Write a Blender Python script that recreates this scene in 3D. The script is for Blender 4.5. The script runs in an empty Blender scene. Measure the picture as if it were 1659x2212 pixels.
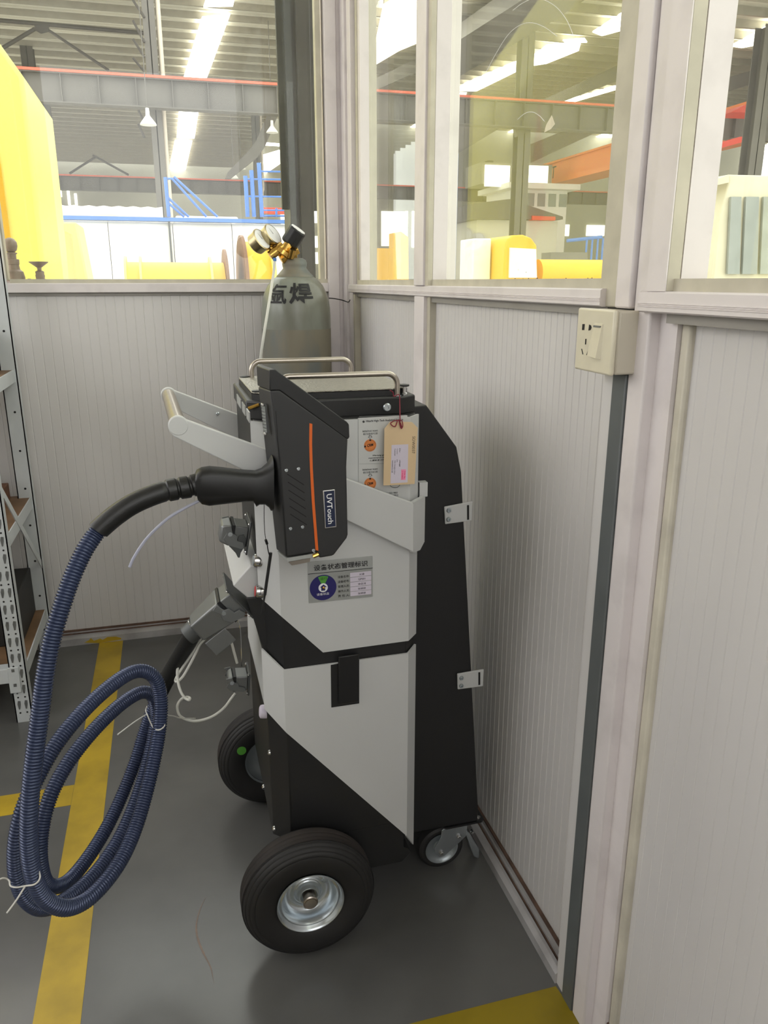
import bpy, bmesh, math, random
from mathutils import Vector, Matrix
random.seed(7)
D = bpy.data
SC = bpy.context.scene
COL = SC.collection

# ------------------------------------------------------------------ camera
# focal length and attitude solved from the vanishing points of the two partition walls
# (photo frame 1659 x 2212); the X axis runs along the back wall, Y along the right wall.
FPX, CX, CY, H = 1680.0, 829.5, 1106.0, 1.2
_v2 = Vector((352 - CX, 608 - CY, FPX)).normalized()
_p = math.atan(500 / FPX)
_up = Vector((0, -math.cos(_p), -math.sin(_p)))
_up = (_up - _up.dot(_v2) * _v2).normalized()
_x = _v2.cross(_up)
CAM = Vector((0, 0, H))
cd = D.cameras.new('camera')
cam = D.objects.new('camera', cd)
COL.objects.link(cam)
cd.sensor_fit = 'HORIZONTAL'
cd.sensor_width = 36.0
cd.lens = 36.0 * FPX / 1659.0
cd.clip_start = 0.02
cd.clip_end = 400
M3 = Matrix((( _x[0], -_x[1], -_x[2]), (_v2[0], -_v2[1], -_v2[2]), (_up[0], -_up[1], -_up[2])))
cam.matrix_world = Matrix.Translation(CAM) @ M3.to_4x4()
SC.camera = cam

# ------------------------------------------------------------------ world, light, exposure
W = D.worlds.new('overcast_sky')
SC.world = W
W.use_nodes = True
bg = W.node_tree.nodes['Background']
bg.inputs[0].default_value = (0.995, 0.985, 0.98, 1)
bg.inputs[1].default_value = 3.3
SC.view_settings.view_transform = 'Standard'
SC.view_settings.look = 'None'
SC.view_settings.gamma = 1.0
SC.view_settings.use_curve_mapping = False
SC.view_settings.exposure = -0.1
# daylight entering through the glazed left side of the booth
ld = D.lights.new('booth_window_daylight', 'AREA')
ld.shape = 'RECTANGLE'
ld.size, ld.size_y = 2.2, 1.3
ld.energy = 5
ld.color = (1.0, 0.99, 0.98)
lo = D.objects.new('booth_window_daylight', ld)
COL.objects.link(lo)
lo.location = (-2.3, 0.5, 2.0)
lo.rotation_euler = (Vector((2.9, 0.9, -1.1))).to_track_quat('-Z', 'Y').to_euler()

# ------------------------------------------------------------------ pixel -> point helpers
def ray(x, y):
    a, b, c = x - CX, y - CY, FPX
    return Vector((_x[0] * a + _x[1] * b + _x[2] * c, _v2[0] * a + _v2[1] * b + _v2[2] * c, _up[0] * a + _up[1] * b + _up[2] * c))
def FY(x, y, Y):
    r = ray(x, y); return CAM + r * (Y / r.y)
def FX(x, y, X):
    r = ray(x, y); return CAM + r * (X / r.x)
def FZ(x, y, z):
    r = ray(x, y); return CAM + r * ((z - H) / r.z)
def FV(x, y, p, q):
    n = Vector((q[1] - p[1], p[0] - q[0], 0)); o = Vector((p[0], p[1], 0)) - CAM
    r = ray(x, y); return CAM + r * (n.dot(o) / n.dot(r))
def FP(x, y, n, o):
    r = ray(x, y); return CAM + r * (n.dot(o - CAM) / n.dot(r))

# ------------------------------------------------------------------ materials
def lin(c):
    return tuple(((v / 255) / 12.92 if v / 255 <= .04045 else ((v / 255 + .055) / 1.055) ** 2.4) for v in c)
_mats = {}
def mat(name, col, rough=.5, metal=0.0, var=.08, scale=6.0, bump=0.0, bscale=60.0, spec=.5, stretch=(1, 1, 1), col2=None, lo=.35, hi=.65, coat=0.0, trans=0.0, alpha=1.0):
    if name in _mats: return _mats[name]
    m = D.materials.new(name); m.use_nodes = True
    nt = m.node_tree; b = nt.nodes['Principled BSDF']
    c = lin(col)
    b.inputs['Roughness'].default_value = rough
    b.inputs['Metallic'].default_value = metal
    b.inputs['Specular IOR Level'].default_value = spec
    b.inputs['Coat Weight'].default_value = coat
    b.inputs['Coat Roughness'].default_value = .08
    b.inputs['Transmission Weight'].default_value = trans
    tc = nt.nodes.new('ShaderNodeTexCoord'); mp = nt.nodes.new('ShaderNodeMapping')
    mp.inputs['Scale'].default_value = stretch
    nt.links.new(tc.outputs['Object'], mp.inputs[0])
    no = nt.nodes.new('ShaderNodeTexNoise'); no.inputs['Scale'].default_value = scale; no.inputs['Detail'].default_value = 6
    nt.links.new(mp.outputs[0], no.inputs['Vector'])
    rp = nt.nodes.new('ShaderNodeValToRGB')
    rp.color_ramp.elements[0].position = lo; rp.color_ramp.elements[1].position = hi
    d = lin(col2) if col2 else tuple(v * (1 - var) for v in c)
    rp.color_ramp.elements[0].color = (*d, 1)
    rp.color_ramp.elements[1].color = (*(c if col2 else tuple(min(1, v * (1 + var)) for v in c)), 1)
    nt.links.new(no.outputs['Fac'], rp.inputs[0]); nt.links.new(rp.outputs[0], b.inputs['Base Color'])
    if bump:
        n2 = nt.nodes.new('ShaderNodeTexNoise'); n2.inputs['Scale'].default_value = bscale; n2.inputs['Detail'].default_value = 3
        nt.links.new(mp.outputs[0], n2.inputs['Vector'])
        bp = nt.nodes.new('ShaderNodeBump'); bp.inputs['Strength'].default_value = bump; bp.inputs['Distance'].default_value = .002
        nt.links.new(n2.outputs['Fac'], bp.inputs['Height']); nt.links.new(bp.outputs[0], b.inputs['Normal'])
    _mats[name] = m; return m
def emis(name, col, s):
    m = D.materials.new(name); m.use_nodes = True; nt = m.node_tree
    b = nt.nodes['Principled BSDF']; b.inputs['Base Color'].default_value = (*lin(col), 1)
    b.inputs['Emission Color'].default_value = (*lin(col), 1); b.inputs['Emission Strength'].default_value = s
    return m
def glass(name, tint=(.93, .95, .92), dirt=.03, dscale=3.0, refl=1.0):
    m = D.materials.new(name); m.use_nodes = True; nt = m.node_tree; nt.nodes.clear()
    out = nt.nodes.new('ShaderNodeOutputMaterial')
    tr = nt.nodes.new('ShaderNodeBsdfTransparent'); tr.inputs[0].default_value = (*tint, 1)
    gl = nt.nodes.new('ShaderNodeBsdfGlossy'); gl.inputs['Roughness'].default_value = .01
    fr = nt.nodes.new('ShaderNodeLayerWeight'); fr.inputs[0].default_value = .5
    pw = nt.nodes.new('ShaderNodeMath'); pw.operation = 'POWER'; pw.inputs[1].default_value = 5
    nt.links.new(fr.outputs['Facing'], pw.inputs[0])
    ml = nt.nodes.new('ShaderNodeMath'); ml.operation = 'MULTIPLY_ADD'; ml.inputs[1].default_value = .9 * refl; ml.inputs[2].default_value = .04
    mx = nt.nodes.new('ShaderNodeMixShader')
    nt.links.new(pw.outputs[0], ml.inputs[0]); nt.links.new(ml.outputs[0], mx.inputs[0]); nt.links.new(tr.outputs[0], mx.inputs[1]); nt.links.new(gl.outputs[0], mx.inputs[2])
    df = nt.nodes.new('ShaderNodeBsdfDiffuse'); df.inputs[0].default_value = (.7, .69, .64, 1)
    tc = nt.nodes.new('ShaderNodeTexCoord'); no = nt.nodes.new('ShaderNodeTexNoise'); no.inputs['Scale'].default_value = dscale; no.inputs['Detail'].default_value = 8
    nt.links.new(tc.outputs['Object'], no.inputs['Vector'])
    rp = nt.nodes.new('ShaderNodeMapRange'); rp.inputs[1].default_value = .4; rp.inputs[2].default_value = .75; rp.inputs[3].default_value = dirt * .4; rp.inputs[4].default_value = dirt * 2
    nt.links.new(no.outputs['Fac'], rp.inputs[0])
    m2 = nt.nodes.new('ShaderNodeMixShader')
    nt.links.new(rp.outputs[0], m2.inputs[0]); nt.links.new(mx.outputs[0], m2.inputs[1]); nt.links.new(df.outputs[0], m2.inputs[2])
    nt.links.new(m2.outputs[0], out.inputs[0])
    return m

M = dict(
    panel=mat('pvc_panel', (209, 206, 204), .38, var=.05, scale=3, stretch=(1, 1, .25)),
    frame=mat('aluminium_frame', (222, 215, 214), .4, var=.05, scale=14, col2=(206, 199, 198), lo=.2, hi=.5),
    bead=mat('glazing_bead', (190, 184, 166), .5, var=.08, scale=20),
    gasket=mat('grey_gasket', (150, 146, 140), .6),
    base=mat('baseboard_profile', (178, 176, 176), .42, scale=9, col2=(150, 147, 146), lo=.3, hi=.55),
    rust=mat('dirt_line', (96, 74, 62), .9, var=.3, scale=30),
    conduit=mat('grey_tape', (92, 96, 96), .45, var=.06, scale=20),
    caulk=mat('caulk', (198, 192, 176), .55, var=.1, scale=16),
    cream=mat('cream_plastic', (214, 207, 184), .28, var=.03, scale=30),
    creamd=mat('cream_plastic_edge', (196, 189, 172), .4, var=.03),
    hole=mat('socket_hole', (16, 14, 14), .8),
    light=mat('light_grey_paint', (198, 199, 198), .42, var=.02, scale=4, bump=.05, bscale=900),
    black=mat('black_paint', (29, 29, 30), .45, var=.1, scale=5, bump=.08, bscale=900),
    blackm=mat('black_plastic', (24, 24, 25), .5, var=.1),
    gund=mat('probe_housing', (40, 40, 41), .5, var=.05, scale=8, bump=.06, bscale=700),
    gunk=mat('probe_cap', (19, 19, 20), .45, var=.05),
    rubber=mat('tyre_rubber', (30, 29, 29), .62, var=.25, scale=12),
    tread=mat('tyre_tread', (48, 42, 39), .75, scale=10, col2=(34, 31, 30), lo=.35, hi=.6),
    zinc=mat('zinc_plate', (196, 203, 208), .25, .85, var=.08, scale=9),
    zincd=mat('zinc_dull', (170, 178, 182), .38, .7, var=.08, scale=9),
    steel=mat('brushed_stainless', (176, 168, 158), .3, 1.0, var=.06, scale=30, stretch=(1, 1, 1)),
    hammer=mat('hammered_plate', (150, 146, 136), .38, 1.0, var=.12, scale=140, bump=.9, bscale=260),
    chrome=mat('chrome', (205, 205, 205), .15, 1.0, var=.03),
    alu=mat('cast_aluminium', (122, 124, 124), .42, .6, var=.06, scale=10),
    alud=mat('cast_aluminium_dark', (84, 86, 86), .5, .5, var=.06, scale=10),
    brass=mat('brass', (206, 166, 88), .2, 1.0, var=.1, scale=20),
    gaugecase=mat('gauge_case', (176, 162, 128), .28, 1.0, var=.06),
    orange=mat('orange_stripe', (214, 98, 28), .45, var=.04),
    navy=mat('navy_badge', (24, 34, 62), .35, var=.05),
    white=mat('white_print', (232, 232, 232), .5, var=.02),
    ink=mat('black_print', (22, 22, 24), .6, var=.02),
    blueh=mat('blue_hose', (58, 67, 94), .22, .3, var=.08, scale=10),
    sleeve=mat('rubber_sleeve', (22, 22, 22), .42, var=.1, scale=40, bump=.15, bscale=300),
    ptfe=mat('translucent_tube', (208, 208, 200), .35, var=.03),
    clear=mat('clear_tube', (170, 172, 190), .25, var=.03),
    tie=mat('nylon_tie', (214, 212, 206), .4, var=.02),
    kraft=mat('kraft_tag', (214, 188, 150), .7, var=.03, scale=20),
    kraftl=mat('old_paint', (222, 214, 186), .7, var=.05, scale=80),
    lilac=mat('paper_label', (206, 198, 212), .6, var=.02),
    pink=mat('pink_print', (226, 60, 118), .6, var=.02),
    pinkl=mat('pink_highlight', (240, 150, 184), .6, var=.02),
    cord=mat('red_cord', (122, 24, 44), .6, var=.1),
    decal=mat('decal_sheet', (197, 198, 196), .35, var=.02),
    orst=mat('orange_sticker', (216, 128, 62), .5, var=.08, scale=200),
    plaque=mat('plaque_plate', (166, 168, 166), .4, .2, var=.03),
    plaqued=mat('plaque_face', (148, 150, 147), .45, var=.03),
    pblue=mat('plaque_blue', (34, 30, 96), .4, var=.05),
    pgreen=mat('plaque_green', (86, 158, 58), .45, var=.03),
    red=mat('red_plastic', (190, 46, 48), .4, var=.05),
    cylg=mat('cylinder_paint', (128, 132, 122), .28, scale=7, col2=(98, 94, 82), lo=.38, hi=.56, stretch=(1, 1, .35)),
    cylw=mat('cylinder_worn', (122, 116, 100), .5, scale=9, col2=(104, 108, 104), lo=.4, hi=.55, stretch=(1, 1, .3)),
    ruststreak=mat('rust_streak', (122, 104, 92), .4, var=.1, scale=60),
    fil=mat('weathered_metal', (142, 124, 112), .5, .3, var=.2, scale=30),
    tape=mat('yellow_tape', (188, 158, 40), .42, scale=8, col2=(150, 126, 34), lo=.25, hi=.6),
    tapeo=mat('olive_tape', (146, 126, 22), .42, scale=8, col2=(120, 104, 18), lo=.25, hi=.6),
    rackw=mat('rack_white', (196, 200, 202), .4, var=.05),
    rackg=mat('rack_grey', (120, 128, 142), .45, var=.12, scale=10),
    wood=mat('brown_wood', (104, 66, 42), .6, var=.25, scale=12, stretch=(1, 6, 6)),
    board=mat('shelf_board', (120, 92, 66), .6, var=.2, scale=12),
    darkbox=mat('dark_box', (36, 35, 34), .6),
    # hall
    concrete=mat('hall_bounce_floor', (205, 202, 194), .7, var=.06, scale=.3),
    roof=mat('roof_sheet', (206, 202, 188), .55, var=.12, scale=.4, stretch=(.2, 1, 1)),
    farwall=mat('far_wall_sheet', (150, 147, 134), .6, var=.1, scale=.3),
    purlin=mat('purlin_steel', (150, 144, 130), .6, var=.08),
    hsteel=mat('hall_steel', (106, 102, 96), .55, var=.08, scale=1.5),
    hsteeld=mat('hall_steel_dark', (66, 61, 56), .6, var=.1, scale=1.5),
    rail=mat('red_rail', (224, 104, 78), .5, var=.06),
    yellow=mat('yellow_paint', (252, 238, 120), .4, var=.05, scale=.8),
    yellowd=mat('yellow_deep', (232, 178, 34), .4, var=.08, scale=.8),
    silver=mat('white_cladding', (238, 236, 230), .4, scale=.55, col2=(196, 192, 184), lo=.3, hi=.55),
    hblue=mat('blue_steel', (74, 120, 190), .45, var=.06),
    duct=mat('corrugated_duct', (210, 206, 198), .45, var=.12, scale=3),
    horange=mat('orange_crane', (240, 130, 62), .45, var=.04, scale=.5),
    hred=mat('red_banner', (230, 76, 56), .5, var=.04),
    facade=mat('white_facade', (240, 238, 232), .6, var=.04),
    pane=mat('grey_pane', (140, 146, 142), .2, var=.1),
    machine=mat('machine_beige', (206, 200, 176), .45, var=.05),
    pipeb=mat('beige_pipe', (218, 206, 188), .45, var=.05),
    coldark=mat('dark_column', (26, 22, 20), .5, var=.1, scale=2),
    cololive=mat('olive_column', (38, 34, 30), .5, var=.08, scale=2),
    tree=mat('tree_leaves', (124, 150, 96), .7, var=.4, scale=4),
    rustd=mat('flange_edge', (128, 96, 74), .6, var=.15),
)
M['glass'] = glass('window_glass')
M['glassd'] = glass('window_glass_dusty', (.9, .92, .86), .05, 2.0)
M['sky'] = emis('skylight_sheet', (255, 252, 246), 9.0)
M['win_refl'] = emis('window_and_reflection_glow', (255, 253, 248), 2.2)  # glow shared by far windows and imitated glass reflections

def floor_material():
    m = D.materials.new('grey_epoxy'); m.use_nodes = True; nt = m.node_tree; b = nt.nodes['Principled BSDF']
    tc = nt.nodes.new('ShaderNodeTexCoord')
    n1 = nt.nodes.new('ShaderNodeTexNoise'); n1.inputs['Scale'].default_value = 2.2; n1.inputs['Detail'].default_value = 7
    nt.links.new(tc.outputs['Object'], n1.inputs['Vector'])
    r = nt.nodes.new('ShaderNodeValToRGB'); e = r.color_ramp.elements
    e[0].position = .32; e[0].color = (*lin((84, 84, 83)), 1); e[1].position = .68; e[1].color = (*lin((104, 103, 101)), 1)
    nt.links.new(n1.outputs['Fac'], r.inputs[0])
    # rusty drag marks
    n2 = nt.nodes.new('ShaderNodeTexNoise'); n2.inputs['Scale'].default_value = 3.0; n2.inputs['Detail'].default_value = 2; n2.inputs['Distortion'].default_value = 1.2
    nt.links.new(tc.outputs['Object'], n2.inputs['Vector'])
    a = nt.nodes.new('ShaderNodeMath'); a.operation = 'SUBTRACT'; a.inputs[1].default_value = .5; nt.links.new(n2.outputs['Fac'], a.inputs[0])
    ab = nt.nodes.new('ShaderNodeMath'); ab.operation = 'ABSOLUTE'; nt.links.new(a.outputs[0], ab.inputs[0])
    mr = nt.nodes.new('ShaderNodeMapRange'); mr.inputs[1].default_value = 0; mr.inputs[2].default_value = .006; mr.inputs[3].default_value = .0; mr.inputs[4].default_value = 0
    nt.links.new(ab.outputs[0], mr.inputs[0])
    mx = nt.nodes.new('ShaderNodeMix'); mx.data_type = 'RGBA'
    mx.inputs[7].default_value = (*lin((128, 108, 92)), 1)
    nt.links.new(mr.outputs[0], mx.inputs[0]); nt.links.new(r.outputs[0], mx.inputs[6]); nt.links.new(mx.outputs[2], b.inputs['Base Color'])
    n3 = nt.nodes.new('ShaderNodeTexNoise'); n3.inputs['Scale'].default_value = 5; nt.links.new(tc.outputs['Object'], n3.inputs['Vector'])
    m3 = nt.nodes.new('ShaderNodeMapRange'); m3.inputs[3].default_value = .14; m3.inputs[4].default_value = .3; nt.links.new(n3.outputs['Fac'], m3.inputs[0]); nt.links.new(m3.outputs[0], b.inputs['Roughness'])
    b.inputs['Specular IOR Level'].default_value = .5
    return m
M['floor'] = floor_material()

# ------------------------------------------------------------------ mesh helpers
class MB:
    def __init__(s): s.v = []; s.f = []
    def add(s, v, f):
        o = len(s.v); s.v += [Vector(p) for p in v]; s.f += [tuple(i + o for i in q) for q in f]; return s
    def bx(s, x0, x1, y0, y1, z0, z1):
        return s.add([(x0, y0, z0), (x1, y0, z0), (x1, y1, z0), (x0, y1, z0), (x0, y0, z1), (x1, y0, z1), (x1, y1, z1), (x0, y1, z1)],
                     [(0, 3, 2, 1), (4, 5, 6, 7), (0, 1, 5, 4), (1, 2, 6, 5), (2, 3, 7, 6), (3, 0, 4, 7)])
    def fb(s, o, ax, c, d):   # box in a frame: origin, (u,v,w), centre, dims
        u, v, w = ax; vs = []
        for k in (-1, 1):
            for a, b in ((-1, -1), (1, -1), (1, 1), (-1, 1)):
                vs.append(o + u * (c[0] + a * d[0] / 2) + v * (c[1] + b * d[1] / 2) + w * (c[2] + k * d[2] / 2))
        return s.add(vs, [(0, 3, 2, 1), (4, 5, 6, 7), (0, 1, 5, 4), (1, 2, 6, 5), (2, 3, 7, 6), (3, 0, 4, 7)])
    def prism(s, pts, vec):
        n = len(pts); pts = [Vector(p) for p in pts]; vec = Vector(vec)
        return s.add(pts + [p + vec for p in pts], [tuple(range(n))[::-1], tuple(range(n, 2 * n))] + [(i, (i + 1) % n, (i + 1) % n + n, i + n) for i in range(n)])
    def loft(s, a, b):
        n = len(a)
        return s.add(list(a) + list(b), [tuple(range(n))[::-1], tuple(range(n, 2 * n))] + [(i, (i + 1) % n, (i + 1) % n + n, i + n) for i in range(n)])
    def lathe(s, c, ax, prof, seg=24, cap=True):
        c = Vector(c); ax = Vector(ax).normalized()
        t = Vector((0, 0, 1)) if abs(ax.z) < .9 else Vector((1, 0, 0))
        u = ax.cross(t).normalized(); w = ax.cross(u); vs = []; fs = []
        for r, h in prof:
            for k in range(seg):
                a = 2 * math.pi * k / seg
                vs.append(c + ax * h + (u * math.cos(a) + w * math.sin(a)) * r)
        for i in range(len(prof) - 1):
            for k in range(seg):
                k2 = (k + 1) % seg
                fs.append((i * seg + k, i * seg + k2, (i + 1) * seg + k2, (i + 1) * seg + k))
        if cap:
            fs.append(tuple(range(seg))[::-1]); fs.append(tuple((len(prof) - 1) * seg + k for k in range(seg)))
        return s.add(vs, fs)
    def cyl(s, p, q, r, r2=None, seg=16):
        p, q = Vector(p), Vector(q); L = (q - p).length
        return s.lathe(p, q - p, [(r, 0), (r if r2 is None else r2, L)], seg)
    def tube(s, path, r, seg=8, rf=None):
        P = [Vector(p) for p in path]; n = len(P); vs = []; fs = []
        u = None
        for i in range(n):
            t = (P[min(i + 1, n - 1)] - P[max(i - 1, 0)])
            if t.length < 1e-9: t = Vector((0, 0, 1))
            t.normalize()
            if u is None:
                h = Vector((0, 0, 1)) if abs(t.z) < .9 else Vector((1, 0, 0))
                u = t.cross(h).normalized()
            else:
                u = (u - t * u.dot(t)); u = u.normalized() if u.length > 1e-6 else t.orthogonal().normalized()
            w = t.cross(u); rr = rf(i) if rf else r
            for k in range(seg):
                a = 2 * math.pi * k / seg; vs.append(P[i] + (u * math.cos(a) + w * math.sin(a)) * rr)
        for i in range(n - 1):
            for k in range(seg):
                k2 = (k + 1) % seg; fs.append((i * seg + k, i * seg + k2, (i + 1) * seg + k2, (i + 1) * seg + k))
        fs.append(tuple(range(seg))[::-1]); fs.append(tuple((n - 1) * seg + k for k in range(seg)))
        return s.add(vs, fs)
    def build(s, name, m, par=None, bev=0.0, smooth=35, seg=2, kind=None):
        me = D.meshes.new(name)
        me.from_pydata([tuple(p) for p in s.v], [], s.f)
        bm = bmesh.new(); bm.from_mesh(me); bmesh.ops.recalc_face_normals(bm, faces=bm.faces); bm.to_mesh(me); bm.free()
        me.materials.append(m if not isinstance(m, str) else M[m])
        if smooth:
            for p in me.polygons: p.use_smooth = True
            me.set_sharp_from_angle(angle=math.radians(smooth))
        o = D.objects.new(name, me); COL.objects.link(o)
        if bev:
            b = o.modifiers.new('bevel', 'BEVEL'); b.width = bev; b.segments = seg; b.limit_method = 'ANGLE'; b.angle_limit = math.radians(35)
        if par: attach(o, par)
        if kind: o['kind'] = kind
        return o
def attach(o, par):
    o.parent = par
    if par.type == 'EMPTY':
        o.matrix_parent_inverse = Matrix.Translation(par.location).inverted()
def tag(o, label, cat, group=None, kind=None):
    o['label'] = label
    if cat: o['category'] = cat
    if group: o['group'] = group
    if kind: o['kind'] = kind
    return o
def thing(name, loc, label, cat, group=None):
    o = D.objects.new(name, None); COL.objects.link(o); o.location = loc; o.empty_display_size = .05
    return tag(o, label, cat, group)
def struct(o, label=None):
    o['kind'] = 'structure'
    if label: o['label'] = label
    return o
def bez(pts, n):          # Catmull-Rom resample
    P = [Vector(p) for p in pts]; P = [2 * P[0] - P[1]] + P + [2 * P[-1] - P[-2]]; out = []
    for i in range(1, len(P) - 2):
        for k in range(n):
            t = k / n; a, b, c, d = P[i - 1:i + 3]
            out.append(.5 * ((2 * b) + (c - a) * t + (2 * a - 5 * b + 4 * c - d) * t * t + (3 * b - a - 3 * c + d) * t ** 3))
    out.append(P[-2]); return out
def even(path, step):
    out = [path[0]]; acc = 0
    for a, b in zip(path, path[1:]):
        L = (b - a).length
        if L == 0: continue
        t = step - acc
        while t <= L:
            out.append(a + (b - a) * (t / L)); t += step
        acc = L - (t - step)
    return out
def text(s, o, u, v, width, height, m, par, name='lettering', bold=0.0, warp=None, ital=0.0):
    """flat lettering: o = centre, u = reading direction, v = up, fitted into width x height"""
    cu = D.curves.new(name, 'FONT'); cu.body = s; cu.size = 1; cu.resolution_u = 2; cu.offset = bold; cu.shear = ital
    t = D.objects.new(name, cu); COL.objects.link(t)
    me = D.meshes.new_from_object(t.evaluated_get(bpy.context.evaluated_depsgraph_get()))
    D.objects.remove(t); D.curves.remove(cu)
    if not me.vertices: return None
    if warp:
        bm = bmesh.new(); bm.from_mesh(me); bmesh.ops.triangulate(bm, faces=bm.faces[:])
        for _ in range(3):
            L = [e for e in bm.edges if e.calc_length() > .12]
            if L: bmesh.ops.subdivide_edges(bm, edges=L, cuts=1); bmesh.ops.triangulate(bm, faces=bm.faces[:])
        bm.to_mesh(me); bm.free()
    xs = [p.co.x for p in me.vertices]; ys = [p.co.y for p in me.vertices]
    x0, x1, y0, y1 = min(xs), max(xs), min(ys), max(ys)
    sx = width / max(1e-6, x1 - x0) if width else height / (y1 - y0); sy = height / max(1e-6, y1 - y0) if height else sx
    o, u, v = Vector(o), Vector(u).normalized(), Vector(v).normalized()
    for p in me.vertices:
        a = (p.co.x - (x0 + x1) / 2) * sx; b = (p.co.y - (y0 + y1) / 2) * sy
        p.co = warp(a, b) if warp else o + u * a + v * b
    me.materials.clear(); me.materials.append(M[m]); me.name = name
    ob = D.objects.new(name, me); COL.objects.link(ob)
    if par: attach(ob, par)
    return ob
def V(x, y, z): return Vector((x, y, z))
def V3(w): return Vector((w, 0, .0004))
XV, YV, ZV = Vector((1, 0, 0)), Vector((0, 1, 0)), Vector((0, 0, 1))


# ================================================================== THE ROOM
fl = struct(MB().bx(-2.24, .68, -1.44, 2.72, -.05, 0).build('floor', 'floor', smooth=0), 'grey glossy epoxy floor')
struct(MB().bx(-45, 90, -8, 100, -.06, -.0505).build('floor', 'concrete', smooth=0), 'unseen hall floor paled to bounce light onto the roof')  # out of view; kept pale so it throws light up at the roof

# ---- fluted lower panels
def fluted(name, m, p0, p1, z0, z1, pitch, depth, inward, par=None, thick=.04):
    p0, p1, nrm = Vector(p0), Vector(p1), Vector(inward)
    L = (p1 - p0).length; d = (p1 - p0) / L; n = int(L / pitch)
    prof = []
    for i in range(n):
        a = i * pitch
        prof += [(a, 0), (a + pitch * .86, 0), (a + pitch * .93, -depth)]
    prof += [(L, 0)]
    k = len(prof); vs = []
    for z in (z0, z1):
        vs += [p0 + d * a + nrm * b + ZV * z for a, b in prof]
    fs = [(i, i + 1, i + 1 + k, i + k) for i in range(k - 1)]
    b = MB(); b.add(vs, fs)
    q0, q1 = p0 - nrm * thick, p1 - nrm * thick
    b.add([q0 + ZV * z0, q1 + ZV * z0, q1 + ZV * z1, q0 + ZV * z1], [(0, 1, 2, 3)])
    return b.build(name, m, par, smooth=0)

YB = 2.66            # back wall panel face
XR = .607            # right wall panel face
TOP = 2.7
wb = struct(fluted('wall_back', 'panel', (-2.2, YB, 0), (.56, YB, 0), .036, 1.162, .0285, .0011, (0, -1, 0)), 'white fluted lower panel of the back partition')
bb = struct(MB().prism([(-2.2, 2.625, 0), (-2.2, 2.625, .024), (-2.2, 2.634, .028), (-2.2, 2.646, .028), (-2.2, 2.646, .033), (-2.2, 2.653, .033), (-2.2, 2.653, .04), (-2.2, 2.662, .04), (-2.2, 2.662, 0)], (2.76, 0, 0)).build('baseboard_back', 'base'), 'grey aluminium floor channel of the back partition')
MB().bx(-2.2, .56, 2.6525, 2.661, .0395, .045).build('dirt_line', 'rust', bb)
MB().bx(-2.2, .56, 2.6445, 2.652, .0325, .0345).build('dirt_line', 'rust', bb)
t = struct(MB().bx(-2.2, .53, 2.64, 2.70, 1.167, 1.195).build('trim_1', 'frame', bev=.002), 'aluminium sill rail of the back window')
MB().bx(-2.2, .53, 2.652, 2.69, 1.158, 1.167).build('gasket_strip', 'gasket', t)
MB().bx(-.445, .53, 2.654, 2.69, 1.195, 1.207).build('glazing_bead', 'bead', t)
w1 = struct(MB().bx(-.455, .512, 2.676, 2.681, 1.203, TOP).build('window_1', 'glass', smooth=0), 'large clear pane of the back partition')
MB().bx(-.462, -.449, 2.655, 2.69, 1.203, TOP).build('glazing_bead', 'bead', w1)
MB().bx(.505, .521, 2.655, 2.69, 1.203, TOP).build('glazing_bead', 'bead', w1)
t = struct(MB().bx(-.53, -.462, 2.635, 2.70, 1.19, TOP).build('trim_2', 'frame', bev=.002), 'aluminium post at the left end of the back window')
# corner post
t = struct(MB().bx(.529, .565, 2.632, 2.70, 0, TOP).build('trim_3', 'frame', bev=.002), 'aluminium corner post')
MB().bx(.519, .53, 2.644, 2.69, .03, 1.16).build('gasket_strip', 'gasket', t)
MB().bx(.566, .62, 2.64, 2.70, 0, TOP).build('corner_strip', 'frame', t, bev=.002)
MB().bx(.578, .66, 2.585, 2.6395, 0, TOP).build('corner_strip', 'frame', t, bev=.002)
MB().bx(.586, .66, 2.535, 2.584, 0, TOP).build('corner_strip', 'frame', t, bev=.002)
MB().bx(.60, .66, 2.505, 2.534, 1.2, TOP).build('corner_strip', 'bead', t, bev=.001)
MB().bx(.588, .66, 2.515, 2.533, 0, 1.16).build('corner_strip', 'bead', t, bev=.001)

# ---- right partition
wr = struct(fluted('wall_right', 'panel', (XR, 2.52, 0), (XR, .95, 0), .045, 1.163, .0215, .0014, (-1, 0, 0)), 'white fluted lower panel of the right partition')
wn = struct(fluted('wall_right', 'panel', (.611, .83, 0), (.611, -1.2, 0), .06, 1.15, .0215, .0008, (-1, 0, 0)), 'white lower panel nearest the camera')
def channel(y0, y1):
    return MB().prism([(.58, y0, 0), (.58, y0, .02), (.588, y0, .026), (.594, y0, .026), (.596, y0, .021), (.6, y0, .021), (.6, y0, .03), (.604, y0, .03), (.604, y0, .046), (.612, y0, .046), (.612, y0, 0)], (0, y1 - y0, 0))
br = struct(channel(2.58, .972).build('baseboard_right', 'base'), 'grey aluminium floor channel of the right partition')
MB().bx(.601, .6065, .972, 2.52, .0445, .05).build('dirt_line', 'rust', br)
MB().bx(.5965, .5995, .972, 2.52, .0212, .024).build('dirt_line', 'rust', br)
br2 = struct(channel(.846, -1.2).build('baseboard_right', 'base'), 'floor channel under the nearest panel')
MB().bx(.601, .6065, -1.2, .846, .0445, .054).build('dirt_line', 'rust', br2)
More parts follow.
